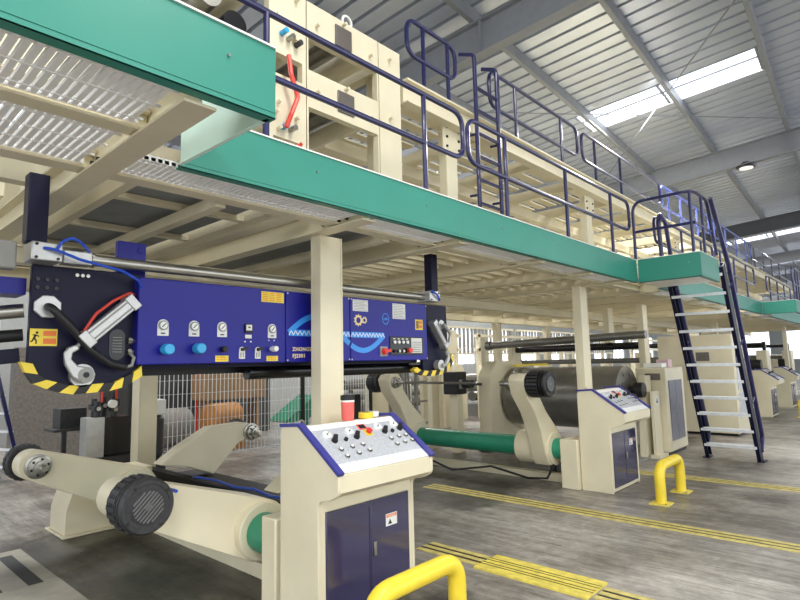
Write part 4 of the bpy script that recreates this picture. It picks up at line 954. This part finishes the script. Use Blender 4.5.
# hydraulic unit left of the rear column
t = thing('hydraulic_unit', (2.6, 7.5, 0), 'black hydraulic power unit with a bright steel end panel behind the lowered roll arm', 'hydraulic unit')
MB().box(2.5, 2.95, 7.3, 7.7, .56, 1.02).build('tank', BLACKG, t, bevel=.01)
MB().box(2.4, 2.6, 7.28, 7.298, .56, 1.03).box(2.4, 2.498, 7.298, 7.5, .56, 1.03).build('end_panel', ALU, t)
MB().box(2.38, 3.0, 7.2, 7.75, .46, .56).box(2.4, 2.5, 7.3, 7.7, 0, .46).box(2.84, 2.94, 7.3, 7.7, 0, .46).build('unit_base', IRON, t)
for i, (x_, y_, h_) in enumerate(((2.55, 7.4, .2), (2.66, 7.5, .25), (2.75, 7.4, .16), (2.82, 7.6, .3), (2.6, 7.65, .22))):
    v = MB().cyl((x_, y_, 1.02), (x_, y_, 1.02+h_), .035, 12).box(x_-.05, x_+.05, y_-.05, y_+.05, 1.02+h_*.4, 1.02+h_*.7).build('valve', BLACK if i % 2 else IRON, t)
    MB().cyl((x_, y_-.06, 1.02+h_*.55), (x_, y_-.05, 1.02+h_*.55), .025, 10).build('valve_knob', STEEL, v)
MB().cyl((2.7, 7.35, 1.18), (2.7, 7.3, 1.18), .05, 16).build('pressure_gauge', WHITE, t)
MB().tube(fillet([(2.6, 7.4, 1.2), (2.6, 7.4, 1.4), (2.8, 7.5, 1.45), (2.85, 7.6, 1.1)], .08), .014, 8).build('hose', REDH, t)
MB().box(2.2, 2.6, 7.78, 8.2, .85, .88).box(2.3, 2.6, 7.9, 8.2, .88, 1.12).box(2.3, 2.35, 7.8, 7.85, .46, .85).box(2.3, 2.6, 7.7, 7.9, .46, .5).build('rear_tray', IRON, t)
t = thing('pump_motor', (3.2, 7.4, 0), 'dark pump motor standing right of the rear cream column', 'motor')
MB().lathe((3.2, 7.4, .45), (0, 0, 1), [(0, .12), (.05, .17), (.5, .17), (.55, .12)], 20).build('motor_body', IRON, t)
MB().box(3.05, 3.35, 7.25, 7.55, 0, .45).build('motor_base', BLACK, t)
MB().box(3.08, 3.36, 7.28, 7.5, 1.0, 1.2).build('terminal_box', WHITE, t, bevel=.02)

# mesh fence behind the splicer
t = thing('mesh_fence', (5.3, 8.8, 0), 'tall wire mesh safety fence behind the near roll stand', 'fence')
for x_ in (3.5, 6.75, 8.6): MB().box(x_-.03, x_+.03, 8.77, 8.83, 0, 2.2).build('fence_post', BLACK, t)
for a, b in ((3.53, 6.72), (6.78, 8.57)):
    m = MB().box(a, b, 8.79, 8.81, .12, .15).box(a, b, 8.79, 8.81, 2.15, 2.18)
    x_ = a+.04
    while x_ < b: m.box(x_-.006, x_+.006, 8.797, 8.803, .12, 2.18); x_ += .075
    z = .3
    while z < 2.15: m.box(a, b, 8.8, 8.806, z-.003, z+.003); z += .22
    m.build('mesh_panel', GALV, t, smooth=False)
# stored things behind the fence
tag(MB().lathe((5.5, 10.1, .62), (1, .15, 0), [(0, .28), (.62, .28)], 28).box(5.4, 6.2, 9.95, 10.25, 0, .36).build('paper_roll', mat('orange_kraft', (176, 120, 60), .8)), 'orange brown kraft roll lying behind the mesh fence', 'paper roll')
tag(MB().lathe((4.4, 10.3, .5), (1, .1, 0), [(0, .35), (.75, .35)], 28).box(4.3, 5.2, 10.1, 10.5, 0, .17).build('paper_roll', ROUGHG), 'grey paper roll lying behind the left part of the mesh fence', 'paper roll')
tag(MB().prism([(7.0, .45), (7.8, .95), (7.8, .5), (7.1, .4)], 'xz', 9.7, 10.3).box(7.2, 7.3, 9.8, 9.9, 0, .5).box(7.6, 7.7, 9.8, 9.9, 0, .6).build('green_chute', GREEND), 'green sloping chute behind the right part of the mesh fence', 'chute')
tag(MB().box(5.9, 7.4, 11.0, 11.6, .9, 1.45).box(6.0, 6.1, 11.1, 11.5, 0, .9).box(7.2, 7.3, 11.1, 11.5, 0, .9).build('wooden_rack', BROWN, bevel=.01), 'brown timber rack behind the mesh fence', 'rack')
tag(MB().box(3.8, 6.4, 11.72, 11.8, 1.5, 1.58).box(4.0, 4.08, 11.72, 11.8, 0, 1.5).box(6.1, 6.18, 11.72, 11.8, 0, 1.5).build('red_rail', RED), 'red horizontal rail far behind the mesh fence', 'rail')
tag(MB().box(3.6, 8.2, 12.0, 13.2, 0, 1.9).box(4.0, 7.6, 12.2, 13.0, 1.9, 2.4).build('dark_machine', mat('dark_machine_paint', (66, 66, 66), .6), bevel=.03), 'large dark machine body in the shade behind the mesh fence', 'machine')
tag(MB().box(2.45, 3.75, 10.8, 10.9, 0, 2.0).box(2.5, 2.6, 10.9, 11.3, 0, 1.9).box(3.6, 3.7, 10.9, 11.3, 0, 1.9).build('partition_board', ROUGHG), 'rough grey board standing behind the hydraulic unit', 'board')
t = thing('step_ladder', (2.2, 10.1, 0), 'blue leaning step ladder at the left edge of the floor', 'ladder')
for x_ in (1.93, 2.13):
    MB().beam((x_+.27, 9.9+.4*(x_ < 2), 0), (x_-.2, 9.9+.4*(x_ < 2), 2.0), .05, .06, (0, 1, 0)).build('rail', RAIL, t)
for i in range(6): MB().beam((2.36-.063*i, 9.9, .18+.27*i), (2.16-.063*i, 10.3, .18+.27*i), .09, .025).build('step', GALV, t)

# racks and stands left of the preheater
t = thing('pipe_rack', (8.6, 7.7, 0), 'grey steel frame rack with upright pipes behind the raised roll arms', 'rack')
for x_ in (8.1, 8.75, 9.3): MB().box(x_-.03, x_+.03, 7.57, 7.63, 0, 1.95).build('upright', GREYP, t)
for z in (.35, .8, 1.2, 1.6): MB().box(8.1, 9.3, 7.58, 7.62, z-.02, z+.02).build('cross_bar', GREYP, t)
for i in range(9):
    MB().cyl((8.12+.075*i, 7.72+.02*(i % 2), .0), (8.12+.075*i, 7.8, 1.62+.05*(i % 3)), .025, 10).build('pipe', GREYP if i % 3 else STEEL, t)
tag(MB().box(8.4, 8.65, 7.3, 7.5, .0, .26).build('toolbox', RED, bevel=.01), 'small red box on the floor by the pipe rack', 'box')
for i, (x0, x1, z0, z1, Y) in enumerate(((9.35, 9.75, 1.85, 2.45, 7.9), (10.1, 10.5, 1.85, 2.42, 8.1), (10.8, 11.3, 1.8, 2.4, 8.4))):
    tag(MB().box(x0, x1, Y, Y+.3, z0, z1).box(x0+.1, x1-.1, Y+.1, Y+.2, 0, z0).build('machine_panel_box', CREAM, bevel=.01), ('leftmost', 'middle', 'rightmost')[i]+' of three cream boxes on posts right of the splicer end', 'box')
# slatted radiators far behind
for k_, (x0, x1) in enumerate(((14.5, 19), (19.3, 24), (24.3, 29))):
    t = thing('radiator', ((x0+x1)/2, 11.4, 0), ('nearest', 'middle', 'farthest')[k_]+' of three slatted grey screens behind the rollers', 'screen')
    m = MB(); x_ = x0
    while x_ < x1: m.box(x_, x_+.12, 11.4, 11.44, 1.9, 2.75); x_ += .24
    m.build('slats', GREYP, t, smooth=False)
    MB().box(x0, x1, 11.38, 11.46, 2.75, 2.82).box(x0, x1, 11.38, 11.46, 1.84, 1.9).build('frame', CREAM, t)
    for x_ in (x0+.1, x1-.2): MB().box(x_, x_+.1, 11.46, 11.56, 0, 2.8).build('post', CREAM, t)
# second line of machines farther back
def far_machine(x, y, label, w=3.2, h=1.5):
    t = thing('rear_machine', (x, y, 0), label, 'machine')
    for a in (x, x+w): MB().prism([(a-.3, 0), (a+.3, 0), (a+.3, h*.8), (a+.1, h), (a-.2, h), (a-.3, h*.7)], 'xz', y, y+.2).build('side_frame', CREAM, t)
    MB().box(x, x+w, y+.3, y+1.3, 0, .35).build('bed', GREYP, t)
    for i in range(3): MB().cyl((x-.2, y+.5+.3*i, .6+.25*i), (x+w+.2, y+.5+.3*i, .6+.25*i), .14, 16).build('roller', DARKROLL if i != 1 else STEEL, t)
    MB().box(x+.3, x+1.1, y-.02, y+.28, .4, 1.2).build('panel', WHITE, t)
    for z in (1.9, 2.3): MB().box(x-.3, x+w+.4, y+.2, y+.28, z, z+.08).build('cross_rail', CREAM, t)
    for a in (x-.2, x+w+.1): MB().box(a, a+.12, y+.2, y+.3, 0 if a < x else 0, 2.4).build('upright', CREAM, t)
    return t
for i, (x, y, lb) in enumerate(((9.4, 9.3, 'just right of the fence'), (13.6, 9.0, 'behind the preheater'), (18.0, 8.6, 'left of the tall cabinet'), (23.5, 8.2, 'between the ladder and the third console'), (29.5, 7.8, 'at the far end of the line'))):
    far_machine(x, y, 'distant cream machine with rollers and rails, '+lb)
# more of the line beyond the ladder
for i, (x, lb) in enumerate(((15.2, 'behind the tall cabinet'), (19.6, 'beyond the third console'), (24.6, 'at the far right edge'))):
    t = thing('roll_stand', (x+.4, 4.8, 0), 'distant cream roll stand with raised arms and rollers, '+lb, 'roll stand')
    for y0 in (3.6, 5.6):
        o = MB().prism([(x-.2, 1.36), (x+.1, 1.44), (x+.3, .95), (x+.6, .3), (x+.2, .0), (x-.1, .0), (x-.1, .9)], 'xz', y0, y0+.22).build('swing_arm', CREAM, t, bevel=.01)
    MB().cyl((x+.35, 3.3, .46), (x+.35, 6, .46), .13, 20).build('pivot_tube', GREEND, t)
    MB().cyl((x, 3.3, 1.3), (x, 3.6, 1.3), .16, 20).build('brake_drum', BLACK, t)
    MB().box(x+1.6, x+2.2, 3.4, 3.7, 0, 1.75).build('side_frame', CREAM, t, bevel=.02)
    MB().box(x+1.6, x+2.2, 5.7, 6.0, 0, 1.75).build('side_frame', CREAM, t, bevel=.02)
    for z in (1.0, 1.5): MB().cyl((x+1.9, 3.7, z), (x+1.9, 5.7, z), .2 if z < 1.2 else .1, 18).build('roller', DARKROLL, t)
    tag(MB().box(x+2.74, x+2.86, 3.6, 3.7, 0, 2.05).cyl((x+2.8, 3.7, 1.95), (x+2.8, 6.0, 1.95), .07, 14).box(x+2.74, x+2.86, 6.0, 6.1, 0, 2.05).build('web_roller', BLACKG), 'dark roller on a post above the roll stand '+lb, 'roller')
